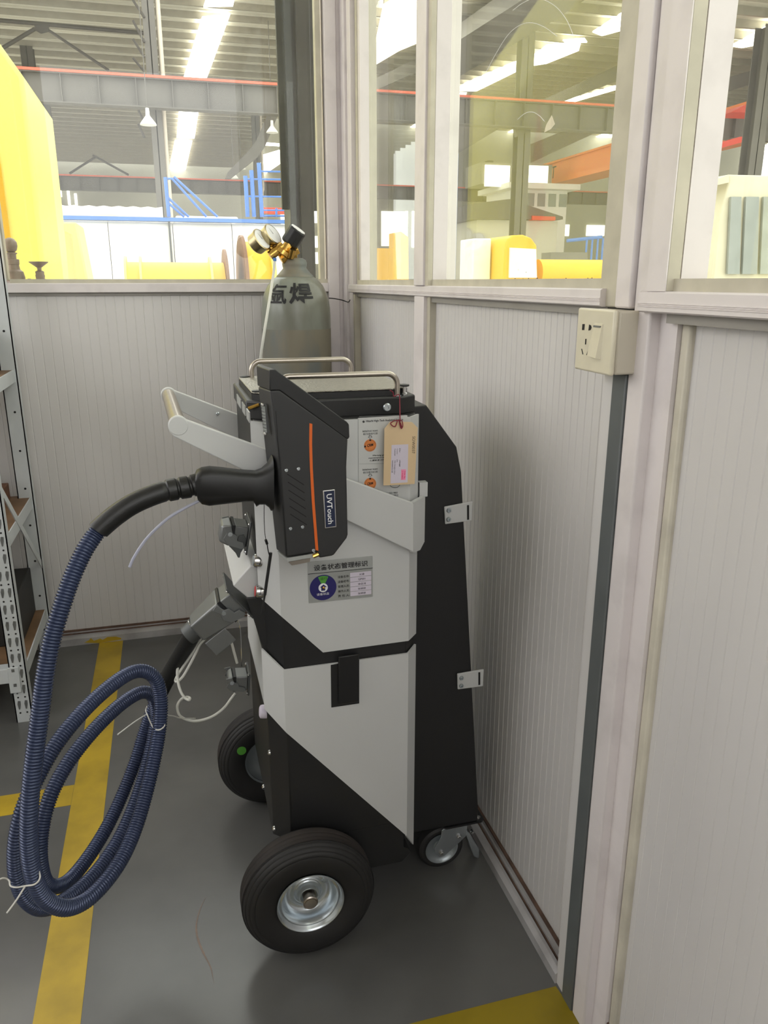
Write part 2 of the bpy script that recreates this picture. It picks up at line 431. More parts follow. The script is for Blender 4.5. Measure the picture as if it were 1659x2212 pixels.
# sill rail with reeded face
def reeded(y0, y1, xf, z0, z1, nm, lab):
    pr = [(xf + .06, z0), (xf + .003, z0), (xf, z0 + .002)]
    for k in range(3):
        zz = z0 + .0065 + .002 * k; pr += [(xf, zz), (xf - .0012, zz + .0005), (xf - .0012, zz + .0012), (xf, zz + .0016)]
    pr += [(xf, z1 - .002), (xf + .003, z1), (xf + .06, z1)]
    return struct(MB().prism([(x, y0, z) for x, z in pr], (0, y1 - y0, 0)).build(nm, 'frame'), lab)
t = reeded(1.0, 2.633, .583, 1.166, 1.1905, 'trim_4', 'reeded aluminium sill rail of the right partition')
MB().bx(.596, .64, 1.0, 2.52, 1.1535, 1.166).build('gasket_strip', 'gasket', t)
MB().bx(.598, .64, 1.79, 2.52, 1.1905, 1.204).build('glazing_bead', 'bead', t)
MB().bx(.595, .64, 1.0, 1.79, 1.1905, 1.204).build('glazing_bead', 'bead', t)
t = reeded(-1.2, .889, .572, 1.163, 1.1885, 'trim_5', 'reeded aluminium sill rail nearest the camera')
MB().bx(.588, .64, -1.2, .85, 1.151, 1.163).build('gasket_strip', 'gasket', t)
MB().bx(.585, .64, -1.2, .862, 1.1885, 1.203).build('glazing_bead', 'bead', t)
# mullion
t = struct(MB().bx(.58, .66, 1.787, 1.859, 1.1905, TOP).bx(.583, .66, 1.79, 1.862, 0, 1.166).build('trim_6', 'frame', bev=.0015), 'narrow aluminium mullion of the right partition')
MB().bx(.585, .596, 1.765, 1.787, 1.1905, TOP).build('corner_strip', 'bead', t)
MB().bx(.592, .66, 1.768, 1.79, .05, 1.166).build('corner_strip', 'bead', t)
# jamb + post by the socket
t = struct(MB().bx(.592, .66, .953, 1.018, 1.166, TOP).build('trim_7', 'bead', bev=.002), 'cream window jamb above the socket')
MB().bx(.577, .66, .916, .953, 1.166, TOP).build('corner_strip', 'frame', t, bev=.003)
t = struct(MB().bx(.582, .66, .876, .9135, 0, TOP).build('trim_8', 'frame', bev=.003), 'aluminium post right of the socket')
MB().bx(.584, .66, .9475, .974, 0, 1.163).build('corner_strip', 'panel', t)
MB().bx(.592, .66, .9135, .9475, 0, 1.163).build('corner_strip', 'frame', t)
MB().bx(.598, .66, .84, .876, 0, 1.165).build('corner_strip', 'frame', t)
for px, py in ((1397, 857), (1285, 2067)):
    p = FX(px, py, .596); sc_ = MB().lathe(p, (-1, 0, 0), [(.0045, 0), (.0045, .003), (.003, .0042)], 14).build('screw', 'zincd', t)
    MB().bx(p.x - .0046, p.x - .004, p.y - .0025, p.y + .0025, p.z - .0006, p.z + .0006).build('screw_slot', 'hole', sc_)
MB().bx(.603, .66, .822, .84, .05, 1.152).build('caulk_bead', 'caulk', t, bev=.004)
MB().bx(.575, .593, .838, .876, 1.1885, TOP).build('corner_strip', 'bead', t, bev=.001)
MB().bx(.5735, .575, .838, .876, 1.1885, TOP).build('corner_strip', 'frame', t)
MB().bx(.5955, .6315, .84, .876, 1.203, TOP).build('corner_strip', 'frame', t)
# panes
struct(MB().bx(.6305, .6345, 1.859, 2.52, 1.2, TOP).build('window_2', 'glassd', smooth=0), 'narrow pane between corner and mullion')
struct(MB().bx(.6305, .6345, 1.0, 1.79, 1.2, TOP).build('window_3', 'glassd', smooth=0), 'wide dusty pane of the right partition')
struct(MB().bx(.632, .636, -1.2, .86, 1.2, TOP).build('window_4', 'glassd', smooth=0), 'dusty pane nearest the camera')
MB().bx(.597, .63, 1.766, 1.786, 1.2, TOP).build('corner_strip', 'frame', D.objects['trim_6'])
MB().bx(.602, .63, 2.48, 2.504, 1.2, TOP).build('corner_strip', 'frame', D.objects['trim_3'])
w3 = D.objects['window_3']
for x, y, r in ((1113, 602, 2), (1121, 603, 1.2), (1130, 602.5, 1.4), (1142, 602, 2.2), (1161, 601, 1.8), (1223, 602, 2.6), (1245, 603, 1.6), (1270, 602, 2.4), (1279, 602, 2.8), (1137, 588, 1.2), (1120, 583, .9)):
    c = FX(x, y, .6285); a_ = random.random() * 3
    MB().prism([c + V(0, .00062 * r * math.cos(a_ + k * 1.26) * (1 + .5 * (k % 2)), .00062 * r * math.sin(a_ + k * 1.26)) for k in range(5)], (-.0006, 0, 0)).build('dirt_speck', 'hole', w3)
for pts in ([(1050, 155), (1070, 118), (1095, 78), (1120, 56), (1146, 49), (1175, 58), (1203, 78)], [(1108, 22), (1130, 6), (1160, -4), (1195, 10), (1222, 40), (1240, 80)], [(1118, 258), (1134, 245), (1150, 242), (1165, 250), (1176, 262)]):
    MB().tube(bez([FX(x, y, .6302) for x, y in pts], 6), .00035, 5).build('scratch', 'white', w3)
MB().prism([FX(x, y, .6303) for x, y in [(1192, 249), (1199, 268), (1190, 279), (1176, 286), (1180, 270)]], (-.0004, 0, 0)).build('paint_chip', 'kraftl', w3)
# unseen sides of the booth: solid lower walls, upper openings sized to set the light inside
struct(MB().bx(-2.24, -2.2, -1.4, 2.72, 0, 1.2).bx(-2.24, -2.2, -1.4, .3, 1.2, TOP).build('wall_left', 'panel', smooth=0), 'white lower panel of the left partition')
struct(MB().bx(-2.24, .68, -1.44, -1.4, 0, 1.15).bx(-2.24, -.75, -1.44, -1.4, 1.15, TOP).build('wall_front', 'panel', smooth=0), 'white panel wall behind the camera')
# ceiling of the booth
struct(MB().bx(-2.2, .68, -1.4, 2.72, TOP, TOP + .08).build('ceiling', 'panel', smooth=0), 'flat booth ceiling')

# ---- tape on the floor
tag(MB().bx(-.306, -.228, -.2, 2.624, 0, .0006).build('floor_tape', 'tape'), 'long yellow floor tape running from the camera to the back wall', 'tape', 'yellow floor marking tapes')
tag(MB().bx(-1.6, -.3065, 1.724, 1.805, 0, .0006).build('floor_tape', 'tape'), 'short yellow tape joining the long strip from the left', 'tape', 'yellow floor marking tapes')
tag(MB().prism([(-.2, .86, 0), (.588, .86, 0), (.579, .966, 0), (-.2, .962, 0)], (0, 0, .0006)).build('floor_tape', 'tapeo'), 'olive yellow tape ending at the right wall post', 'tape', 'yellow floor marking tapes')
# rusty drag mark
rp_ = bez([FZ(x, y, 0) for x, y in [(446, 1935), (432, 1965), (424, 2000), (428, 2030), (440, 2060), (455, 2090), (462, 2125)]], 8)
b = MB()
for i in range(len(rp_) - 1):
    w0, w1 = [.0022 * math.sin(math.pi * (k + .5) / len(rp_)) * (.6 + .5 * random.random()) for k in (i, i + 1)]
    b.add([rp_[i] + V3(-w0), rp_[i] + V3(w0), rp_[i + 1] + V3(w1), rp_[i + 1] + V3(-w1)], [(0, 1, 2, 3)])
tag(b.build('rust_streak', 'ruststreak', smooth=0), 'faint curved rusty drag mark on the floor left of the wheel', 'floor mark')
# paint smear at the foot of the back wall
tag(MB().prism([FY(x, y, 2.6245) for x, y in [(182, 1388), (192, 1383), (196, 1378), (203, 1384), (212, 1381), (216, 1379), (222, 1382), (232, 1376), (250, 1375), (262, 1378), (262, 1381), (214, 1389)]], (0, -.001, 0)).build('paint_smear', 'tape'), 'peeling ochre paint on the back floor channel above the tape', 'paint')

# ---- grey cable cover + socket
tag(MB().bx(.58, .5915, .9145, .9468, 0, 1.082).build('cable_cover', 'conduit', bev=.0015), 'flat dark grey cable cover running from socket to floor', 'cable cover')
so = thing('wall_socket', (.57, .946, 1.083), 'cream wall socket with rocker switch on the post', 'socket')
sx = .5466
MB().bx(sx + .007, .59, .9, .992, 1.0835, 1.164).build('back_box', 'creamd', so, bev=.003)
MB().bx(sx, sx + .0068, .8992, .9935, 1.0825, 1.1655).build('face_plate', 'cream', so, bev=.003, seg=3)
def fs(px, py): return FX(px, py, sx)
def hole(pts): MB().prism([fs(*p) + Vector((-.0004, 0, 0)) for p in pts], (.001, 0, 0)).build('socket_slot', 'hole', so)
hole([(1258.5, 700), (1263.2, 700), (1262.2, 713), (1257.6, 713)])
hole([(1273, 701), (1277, 703), (1278, 708), (1276, 713), (1271.4, 714)])
hole([(1264.8, 732), (1267, 732), (1266, 744), (1264, 744)])
hole([(1256, 753.5), (1257.4, 753.5), (1260.2, 765.5), (1258.6, 765.5)])
hole([(1271, 756), (1272.4, 756), (1268, 767), (1266.6, 767)])
sw = MB().loft([fs(1284.5, 698) , fs(1304, 700), fs(1297.5, 776.5), fs(1274, 770)], [fs(1285.5, 699) + Vector((-.0015, 0, 0)), fs(1303, 701) + Vector((-.0015, 0, 0)), fs(1294, 774) + Vector((-.0055, 0, 0)), fs(1275.5, 768) + Vector((-.0055, 0, 0))]).build('rocker_switch', 'cream', so, smooth=0)
MB().prism([fs(1285.5, 702.5) + Vector((-.0026, 0, 0)), fs(1301, 704) + Vector((-.0026, 0, 0)), fs(1300, 708) + Vector((-.0026, 0, 0)), fs(1285, 706.5) + Vector((-.0026, 0, 0))], (.001, 0, 0)).build('indicator', 'alu', sw)

# ================================================================== THE SPECTROMETER CART
mc = thing('spectrometer_cart', (.26, 1.39, 0), 'tall light grey and black spectrometer cart on two big wheels', 'instrument')
YS, YF = 1.21, 1.587
CL = ((.117, 1.24), (.15, YS)); CR = ((.375, YS), (.397, 1.235))
core = MB().prism([V(.122, 1.246, .2), V(.153, 1.215, .2), V(.372, 1.215, .2), V(.393, 1.239, .2), V(.393, 1.56, .2), V(.372, YF - .005, .2), V(.153, YF - .005, .2), V(.122, 1.556, .2)], (0, 0, .788)).build('body', 'black', mc, bev=.002)
MB().prism([V(.152, 1.216, .106), V(.368, 1.216, .106), V(.386, 1.216, .124), V(.38, 1.216, .134), V(.371, 1.216, .14), V(.371, 1.216, .4), V(.152, 1.216, .4)], (0, YF - 1.222, 0)).build('base_panel', 'black', mc, bev=.001)
def zY(px, py, Y=YS): return FY(px, py, Y).z
def cover(name, main, left, right):
    o = None
    b = MB()
    b.prism(main, (0, .0035, 0))
    nl = Vector((CL[1][1] - CL[0][1], -(CL[1][0] - CL[0][0]), 0)).normalized()
    if nl.y < 0: nl = -nl
    b.prism(left, nl * .0035)
    nr = Vector((CR[1][1] - CR[0][1], -(CR[1][0] - CR[0][0]), 0)).normalized()
    if nr.y < 0: nr = -nr
    b.prism(right, nr * .0035)
    return b.build(name, 'light', mc, smooth=20)
zb = zY(612, 1331); q = FY(697.8, 1409.5, YS); z1 = zY(881, 1384.5); zl = FV(567, 1290, *CL).z
uc = cover('upper_cover',
      [V(.15, YS, .987), V(.375, YS, .987), V(.375, YS, z1), V(q.x, YS, q.z), V(.15, YS, zb)],
      [V(.15, YS, .987), V(.15, YS, zb), V(.117, 1.24, zl), V(.117, 1.24, .987)],
      [V(.375, YS, .987), V(.375, YS, z1), V(.397, 1.235, FV(898, 1369, *CR).z), V(.397, 1.235, .987)])
za, zc, zd, ze = zY(612, 1448), zY(879, 1411.7), zY(873, 1807), zY(612, 1583)
lc = cover('lower_cover',
      [V(.15, YS, za), V(.375, YS, zc), V(.375, YS, zd), V(.15, YS, ze)],
      [V(.15, YS, za), V(.15, YS, ze), V(.117, 1.24, FV(573, 1532, *CL).z), V(.117, 1.24, FV(569.5, 1403, *CL).z)],
      [V(.375, YS, zc), V(.375, YS, zd), V(.397, 1.235, FV(898, 1817, *CR).z), V(.397, 1.235, FV(900, 1390, *CR).z)])
# strap on the lower cover
st = MB().prism([FY(x, y, YS - .0012) for x, y in [(714.7, 1437), (776, 1425), (776, 1519.5), (716, 1528.5)]], (0, .0012, 0)).build('strap_recess', 'blackm', mc)
MB().loft([FY(x, y, YS - .008) for x, y in [(731, 1419), (775.5, 1413), (776.5, 1516), (732, 1521.5)]], [FY(x, y, YS - .001) for x, y in [(730, 1417), (773, 1411), (774, 1516), (731, 1521)]]).build('strap', 'gunk', mc, bev=.002)
# black band front and light nose
def yprism(pts, Y0, Y1, name, m, par=None, bev=0, Yp=None):
    q = [FY(x, y, Yp or Y0) for x, y in pts]
    return MB().prism([V(p.x, Y0, p.z) for p in q], (0, Y1 - Y0, 0)).build(name, m, par or mc, bev=bev)
yprism([(533, 1294), (569.5, 1403), (600, 1425), (600, 1290)], 1.2415, 1.25, 'band_cheek', 'black')
yprism([(536, 1292), (570, 1403), (573, 1532), (588, 1540), (592, 1403), (588, 1292)], 1.2505, 1.556, 'front_cover', 'light')
yprism([(541, 1222), (503, 1265), (536, 1292.5), (575, 1292.5), (575, 1222)], 1.258, 1.5, 'front_nose', 'light', bev=.002)
# push handle
armp = [(384, 899), (374, 902), (366, 909), (364, 921), (366, 932), (375, 943), (893, 1193), (893, 1086)]
hc1, hc2 = FY(385, 919, 1.196), FY(364, 853, 1.592)
for Y0, Y1 in ((1.192, 1.2), (1.588, 1.596)):
    q = [FY(x, y, 1.195) for x, y in armp]
    if Y0 > 1.3: q = [p + V(hc2.x - hc1.x, 0, hc2.z - hc1.z) for p in q]
    a = MB().prism([V(p.x, Y0, p.z) for p in q], (0, Y1 - Y0, 0)).build('handle_arm', 'light', mc, bev=.002)
    if Y0 < 1.3:
        e = [FY(893, 1086, 1.192), FY(893, 1194, 1.192)]
        x1 = FY(920, 1078, 1.222)
        MB().prism([e[0], V(x1.x, 1.226, e[0].z), V(x1.x, 1.226, e[1].z + .006), V(x1.x - .012, 1.213, e[1].z - .004), e[1]], (-.004, .007, 0)).build('arm_end', 'light', a, smooth=0)
        MB().bx(.4, .415, 1.235, 1.25, .842, .868).build('arm_lug', 'light', a, bev=.001)
grip = MB().cyl(V(hc1.x, 1.2, hc1.z), V(hc2.x, 1.588, hc2.z), .0122, seg=24).build('grip', 'steel', mc)
for c, Y in ((hc1, 1.196), (hc2, 1.592)):
    MB().lathe((c.x, Y, c.z), (0, 1, 0), [(.0135, -.0048), (.015, -.0035), (.015, .0035), (.0135, .0048)], 28).build('end_cap', 'light', grip)
MB().lathe(FY(470, 893, 1.588), (0, -1, 0), [(.0035, 0), (.0035, .003), (.002, .0045)], 12).build('rivet', 'zinc', mc)
# top tray
plan = [(.113, 1.262), (.14, 1.238), (.37, 1.238), (.397, 1.256), (.397, 1.5), (.37, 1.52), (.14, 1.52), (.113, 1.496)]
tr = MB().prism([V(x, y, .986) for x, y in plan], (0, 0, .031)).build('top_tray', 'black', mc, bev=.003)
MB().lathe(FY(836, 880, 1.2375), (0, -1, 0), [(.007, 0), (.007, .0015), (.0055, .003), (.0025, .003), (.002, .0015)], 18).build('screw', 'zinc', tr)
pp = [(.124, 1.268), (.14, 1.25), (.364, 1.25), (.386, 1.268), (.386, 1.47), (.37, 1.486), (.136, 1.486), (.122, 1.47)]
MB().prism([V(x, y, 1.027) for x, y in pp], (0, 0, .0025)).build('top_plate', 'hammer', mc, bev=.0008)
MB().prism([V(x, y, 1.017) for x, y in pp], (0, 0, .0095)).build('rubber_mat', 'gunk', tr)
for x, y in ((.133, 1.268), (.133, 1.474), (.372, 1.474)):
    MB().lathe((x, y, 1.0296), (0, 0, 1), [(.0085, 0), (.0085, .0015), (.007, .0022)], 18).build('corner_pad', 'blackm', mc)
x, y = .377, 1.256
k = MB().lathe((x, y, 1.0172), (0, 0, 1), [(.006, 0), (.006, .003), (.0042, .004), (.0042, .0135)], 14).build('plate_post', 'chrome', mc)
MB().lathe((x, y, 1.031), (0, 0, 1), [(.006, 0), (.0088, .0008), (.0088, .0032), (.006, .0038)], 18).build('knob', 'blackm', k)
def uhandle(xa, xb, y, z0, z1, r, rad):
    path = [V(xa, y, z0)]
    for k in range(7):
        a = math.pi * (1 - k / 12); path.append(V(xa + rad + rad * math.cos(a), y, z1 - rad + rad * math.sin(a)))
    for k in range(7):
        a = math.pi / 2 * (1 - k / 6); path.append(V(xb - rad + rad * math.cos(a), y, z1 - rad + rad * math.sin(a)))
    path.append(V(xb, y, z0))
    return MB().tube(path, r, 14).build('tray_handle', 'steel', mc)
uhandle(.165, .362, 1.246, 1.012, 1.0545, .0048, .018)
uhandle(.146, .336, 1.474, 1.012, FY(650, 778, 1.474).z, .0048, .018)
for x in (.165, .362): MB().lathe((x, 1.246, 1.0172), (0, 0, 1), [(.0075, 0), (.0075, .001), (.0055, .0016)], 18).build('handle_washer', 'zinc', tr)
# ports on the tray's left face
for x0, y0, x1, y1 in ((512, 848, 521, 872), (523, 860, 530, 884), (532, 867, 539, 895)):
    a, b = FX(x0, y0, .1125), FX(x1, y1, .1125)
    MB().bx(.1115, .1135, min(a.y, b.y), max(a.y, b.y), .992, 1.008).build('port_plate', 'plaque', tr)
MB().cyl(FY(545, 882, 1.25) + V(-.006, 0, 0), FY(560, 874, 1.245), .0028, seg=10).build('pipe_stub', 'brass', tr)
# tall back housing
bp = [V(.39, 1.288, .99), V(.4275, 1.288, .993), V(.486, 1.288, .915), V(.4965, 1.288, .868), V(.556, 1.288, .135), V(.556, 1.288, .108), V(.39, 1.288, .108)]
MB().prism(bp, (0, .225, 0)).build('back_housing', 'black', mc, bev=.002)
for pts in ([(960, 1095), (1022, 1083), (1020, 1125), (962, 1133)], [(988, 1456), (1046, 1446), (1044, 1483), (989, 1490)]):
    q = [FY(x, y, 1.283) for x, y in pts]
    b = MB().prism(q, (0, .004, 0)).build('strap_bracket', 'light', mc, bev=.006, seg=4)
    c = sum(q, Vector()) / 4
    for dz in (-.0085, .0085):
        MB().lathe(V(c.x - .02, 1.2825, c.z + dz - .001), (0, -1, 0), [(.0045, 0), (.0045, .002), (.0035, .0032), (.0018, .0032), (.0015, .001)], 14).build('bolt', 'zincd', b)
    MB().prism([V(c.x + .0165, 1.2825, c.z - .0135), V(c.x + .0205, 1.2825, c.z - .0135), V(c.x + .0195, 1.2825, c.z + .0145), V(c.x + .0155, 1.2825, c.z + .0145)], (0, .001, 0)).build('slot', 'blackm', b)
MB().bx(.393, .402, 1.245, 1.26, .625, .64).build('rubber_bumper', 'rubber', mc, bev=.002)
# caster
def caster(Y):
    c = V(.479, Y, .0495)
    o = MB().lathe(c, (0, 1, 0), [(.033, -.012), (.037, -.0145), (.044, -.0145), (.0485, -.011), (.0495, -.005), (.0495, .005), (.0485, .011), (.044, .0145), (.037, .0145), (.033, .012)], 40, cap=False).build('caster', 'rubber', mc)
    MB().lathe(c, (0, 1, 0), [(.0345, -.0155), (.036, -.016), (.0345, -.0135), (.028, -.009), (.016, -.008), (.012, -.0105), (.003, -.0105), (.003, .0105), (.016, .008), (.028, .009), (.036, .016)], 40, cap=False).build('caster_rim', 'zincd', o)
    for s in (-1, 1):
        pr = [(-.017, -.004), (-.006, -.016), (.004, -.017), (.012, -.011), (.04, .012), (.053, .024), (.055, .05), (-.002, .05), (-.004, .032), (-.017, .008)]
        MB().prism([V(c.x + x, Y + s * .0185 - .001, c.z + z) for x, z in pr], (0, .002, 0)).build('fork', 'zinc', o, bev=.0006)
    for x, z in ((-.002, -.006), (.036, .027)):
        MB().lathe(V(c.x + x, Y - .0195, c.z + z), (0, -1, 0), [(.0055, 0), (.0055, .001), (.0042, .001), (.0042, .0045), (.003, .0055)], 6).build('axle_nut', 'chrome', o)
    MB().bx(c.x + .0, c.x + .06, Y - .021, Y + .021, .0995, .1025).build('fork_plate', 'zinc', o, bev=.001)
    MB().loft([V(c.x + .05, Y - .012, .085), V(c.x + .062, Y - .012, .075), V(c.x + .085, Y - .018, .03), V(c.x + .085, Y - .018, .006), V(c.x + .073, Y - .018, .015)], [V(c.x + .05, Y + .012, .085), V(c.x + .062, Y + .012, .075), V(c.x + .085, Y + .014, .03), V(c.x + .085, Y + .014, .006), V(c.x + .073, Y + .014, .015)]).build('brake_pedal', 'zinc', o, bev=.001)
    MB().lathe(V(c.x + .068, Y - .012, .078), (0, -1, 0), [(.004, 0), (.004, .006), (.003, .008)], 8).build('brake_pin', 'chrome', o)
    mp = MB().prism([FZ(x, y, .1035) for x, y in [(940, 1768), (950, 1785), (958, 1791), (966, 1792), (1040, 1777), (1045, 1771), (1030, 1748)]] if Y < 1.4 else [V(.455, Y - .04, .1035), V(.565, Y - .04, .1035), V(.565, Y + .03, .1035), V(.455, Y + .03, .1035)], (0, 0, .004)).build('mount_plate', 'black', o)
    if Y < 1.4:
        for px, py in ((961, 1781), (1033, 1766)):
            MB().lathe(FZ(px, py, .1075), (0, 0, 1), [(.0055, 0), (.005, .002), (.0025, .0032)], 14).build('screw', 'chrome', mp)
    return o
caster(1.31); caster(1.5)
# big wheels
def wheel(c, s, lab=None):
    """s=-1: outer face towards the camera"""
    ax = (0, s, 0)       # profile h grows outward
    pr = [(.058, .026), (.062, .031), (.07, .0345), (.085, .0375), (.097, .0375), (.1, .0365), (.1005, .035), (.1025, .0355), (.108, .033), (.1085, .0315), (.1105, .0315), (.1145, .0275), (.115, .0255), (.117, .025), (.1195, .0205), (.1195, .0185), (.1212, .018), (.122, .008), (.1208, .006), (.1208, .004), (.122, .002)]
    pr += [(r, -h) for r, h in pr[::-1]]
    w = MB().lathe(c, ax, pr, 72, cap=False).build('wheel', 'rubber', mc, smooth=50)
    if lab: w['label'] = lab
    MB().lathe(c, ax, [(.1221, .0165), (.1226, .008), (.1215, .0055), (.1226, .0015), (.1226, -.0015), (.1215, -.0055), (.1226, -.008), (.1221, -.0165)], 72, cap=False).build('tread', 'tread', w)
    MB().lathe(c, ax, [(.0575, .0295), (.06, .033), (.0615, .0335), (.06, .031), (.055, .0255), (.052, .0265), (.05, .024), (.047, .013), (.044, .002), (.036, -.002), (.03, -.001), (.0285, .0015), (.026, .0022), (.0235, .0), (.021, .001), (.0195, .004), (.0185, .014), (.017, .016), (.0155, .0155), (.0155, .004), (.0, .004)], 56, cap=False).build('rim', 'zinc', w, smooth=50)
    MB().lathe(c, ax, [(.0115, .0), (.0115, .026), (.0135, .026), (.0138, .0315), (.0118, .033), (.0105, .0325), (.0105, .034), (.0, .0345)], 28, cap=False).build('axle', 'steel', w)
    for a in (25, 145, 265):
        p = Vector(c) + V(.036 * math.cos(math.radians(a)), s * -.002, .036 * math.sin(math.radians(a)))
        MB().lathe(p, ax, [(.0055, 0), (.0055, .0025), (.003, .0035)], 6).build('rim_bolt', 'zincd', w)
    p = Vector(c) + V(.033, s * -.0012, .03)
    MB().lathe(p, ax, [(.0065, 0), (.0065, .0008), (.0, .0008)], 14).build('valve_hole', 'hole', w)
    MB().lathe(c, ax, [(.058, -.028), (.062, -.031), (.056, -.02), (.04, -.012), (.02, -.012), (.018, -.02), (0, -.02)], 40, cap=False).build('rim_back', 'zincd', w)
    return w
wheel(V(.1735, 1.1735, .1222), -1, 'near pneumatic wheel with zinc rim')
w2 = wheel(V(.162, 1.628, .122), 1, 'far pneumatic wheel with small green sticker')
p = FY(522, 1622, 1.5895)
MB().lathe(p, (0, -1, 0), [(.0105, -.003), (.0105, .0005), (0, .0005)], 20).build('green_sticker', 'pgreen', w2)
MB().cyl((.17, 1.2, .122), (.17, 1.59, .122), .011).build('wheel_shaft', 'steel', mc)
# screws on the front edge
for px, py, Y in ((580, 1626, 1.26), (590, 1790, 1.25), (567, 1700, 1.35)):
    MB().lathe(V(.121, FX(px, py, .118).y, FX(px, py, .118).z), (-1, 0, 0), [(.005, 0), (.0045, .003), (.002, .0045)], 12).build('screw', 'chrome', mc)
# push buttons
def button(px, py, Y, r, m, m2, nm):
    c = FY(px, py, Y)
    b = MB().lathe(c + V(.014, 0, 0), (-1, 0, .12), [(r * .75, -.012), (r * .75, .0), (r * .95, .0), (r, .003), (r, .010), (r * .93, .0135), (r * .8, .0145)], 28).build(nm, m, mc)
    MB().lathe(c + V(.0, 0, .0015), (-1, 0, .12), [(r * .76, -.001), (r * .7, .0012), (0, .0014)], 24).build('button_face', m2, b)
button(548, 1213, 1.2445, .0125, 'chrome', 'zincd', 'push_button')
button(552, 1279, 1.2415, .0125, 'chrome', 'red', 'push_button')
button(562, 1539, 1.262, .0125, 'lilac', 'lilac', 'push_button')

# ---- industrial connectors on the front
def connector(o, u, s, nm, lab, par, hood=True):
    u = u.normalized(); w = YV; v = w.cross(u).normalized(); ax = (u, v, w)
    c = MB().fb(o, ax, (.0015, 0, 0), (.003, .074 * s, .088 * s)).build(nm, 'alud', par, bev=.0008)
    if lab: c['label'] = lab
    MB().fb(o, ax, (.015, 0, 0), (.024, .046 * s, .066 * s)).build('housing', 'alu', c, bev=.002)
    MB().fb(o, ax, (.029, 0, 0), (.005, .05 * s, .07 * s)).build('seal', 'blackm', c)
    if hood:
        a = [o + u * .0315 + v * (p * s) + w * (q * s) for p, q in ((-.025, -.036), (.025, -.036), (.025, .036), (-.025, .036))]
        e = [o + u * (.085 if hood is True else hood) + v * (p * s) + w * (q * s) for p, q in ((-.019, -.026), (.019, -.026), (.019, .026), (-.019, .026))]
        MB().loft(a, e).build('hood', 'alu', c, bev=.004, seg=3)
    for q in (-1, 1):
        for p in (-1, 1):
            MB().lathe(o + u * .003 + v * (p * .031 * s) + w * (q * .038 * s), u, [(.003, 0), (.003, .002), (.0015, .003)], 10).build('screw', 'chrome', c)
        # locking lever
        pts = [(.006, -.022), (.012, -.026), (.036, -.02), (.044, -.006), (.04, .006), (.046, .02), (.034, .024), (.03, .008), (.022, .004), (.02, -.008), (.01, -.01)]
        MB().prism([o + u * (a * 1.0) + v * (b * s) + w * (q * .0375 * s - .001) for a, b in pts], w * .002).build('lever', 'alu', c, bev=.0006)
        MB().cyl(o + u * .034 + v * .004 + w * (q * .034 * s), o + u * .034 + v * .004 + w * (q * .0405 * s), .004, seg=12).build('lever_pin', 'zinc', c)
    return c
U1 = V(-1, 0, .2)
connector(FY(535, 1152, 1.335), U1, .8, 'socket_connector', 'capped upper connector with locking lever', mc, .05)
connector(V(FX(556, 1470, .1).x + .004, 1.40, FY(540, 1465, 1.40).z), V(-1, 0, .1), .62, 'socket_connector', 'small lower connector with latch clips', mc, .042)
# cap tooth hanging from the upper connector
MB().prism([FY(x, y, 1.305) for x, y in [(490, 1168), (503, 1157), (512, 1172), (516, 1158), (527, 1155), (531, 1164), (530, 1178), (520, 1195), (518, 1205), (514, 1205), (509, 1195), (495, 1180)]], (0, .003, 0)).build('cap_latch', 'alud', mc, bev=.0008)
# ---- status plaque
pY = YS - .0015
c00, c11 = FY(667, 1303.5, pY), FY(805, 1201.8, pY)
pw, ph = c11.x - c00.x, FY(667, 1214, pY).z - c00.z
def PL(u, v, d=0): return V(c00.x + u * pw, pY - d, c00.z + v * ph)
pl = MB().prism([PL(0, 0), PL(1, 0), PL(1, 1), PL(0, 1)], (0, .0014, 0)).build('status_plaque', 'plaque', mc, bev=.0006)
pl['label'] = 'grey status plaque with blue dial and white name strips'
MB().prism([PL(.01, .02, .0002), PL(.985, .02, .0002), PL(.985, .70, .0002), PL(.01, .70, .0002)], (0, .0002, 0)).build('plaque_field', 'plaqued', pl)
MB().prism([PL(0, .705, .0003), PL(1, .705, .0003), PL(1, .718, .0003), PL(0, .718, .0003)], (0, .0002, 0)).build('rule', 'ink', pl)
def disc(c, r, d, nm, m, seg=40, a0=0, a1=360, r0=0):
    if r0 == 0 and a1 - a0 >= 360:
        pts = [c + V(r * math.cos(math.radians(a)), 0, r * math.sin(math.radians(a))) for a in [k * 360 / seg for k in range(seg)]]
    else:
        A = [a0 + (a1 - a0) * k / 12 for k in range(13)]
        pts = [c + V(r * math.cos(math.radians(a)), 0, r * math.sin(math.radians(a))) for a in A] + [c + V(r0 * math.cos(math.radians(a)), 0, r0 * math.sin(math.radians(a))) for a in A[::-1]]
    return MB().prism([p + V(0, -d, 0) for p in pts], (0, d * .8 + .0002, 0)).build(nm, m, pl, smooth=0)
dc = PL(.225, .352); R_ = pw * .205
disc(dc, R_, .0005, 'dial', 'pblue'); disc(dc, R_ * .92, .0008, 'dial_sector', 'pgreen', a0=64, a1=113, r0=R_ * .36)
disc(dc, R_ * .345, .001, 'dial_centre', 'white')
h = R_ * .3
MB().prism([dc + V(x * h, -.0012, z * h) for x, z in ((-.5, -.75), (.5, -.75), (.5, .15), (.95, .1), (.1, .85), (-.85, .15), (-.5, .15))], (0, .0004, 0)).build('house_arrow', 'pblue', pl)
MB().lathe(dc + V(.0008, -.0012, 0), (0, -1, 0), [(.0022, 0), (.0022, .0008), (.0012, .0012)], 14).build('dial_pin', 'brass', pl)
def ptx(s, u, v, w, hh, m='ink', b=0.004): text(s, PL(u, v, .0011), XV, ZV, w * pw, hh * ph, m, pl, bold=b)
ptx('设备状态管理标识', .505, .845, .83, .14, b=.012)
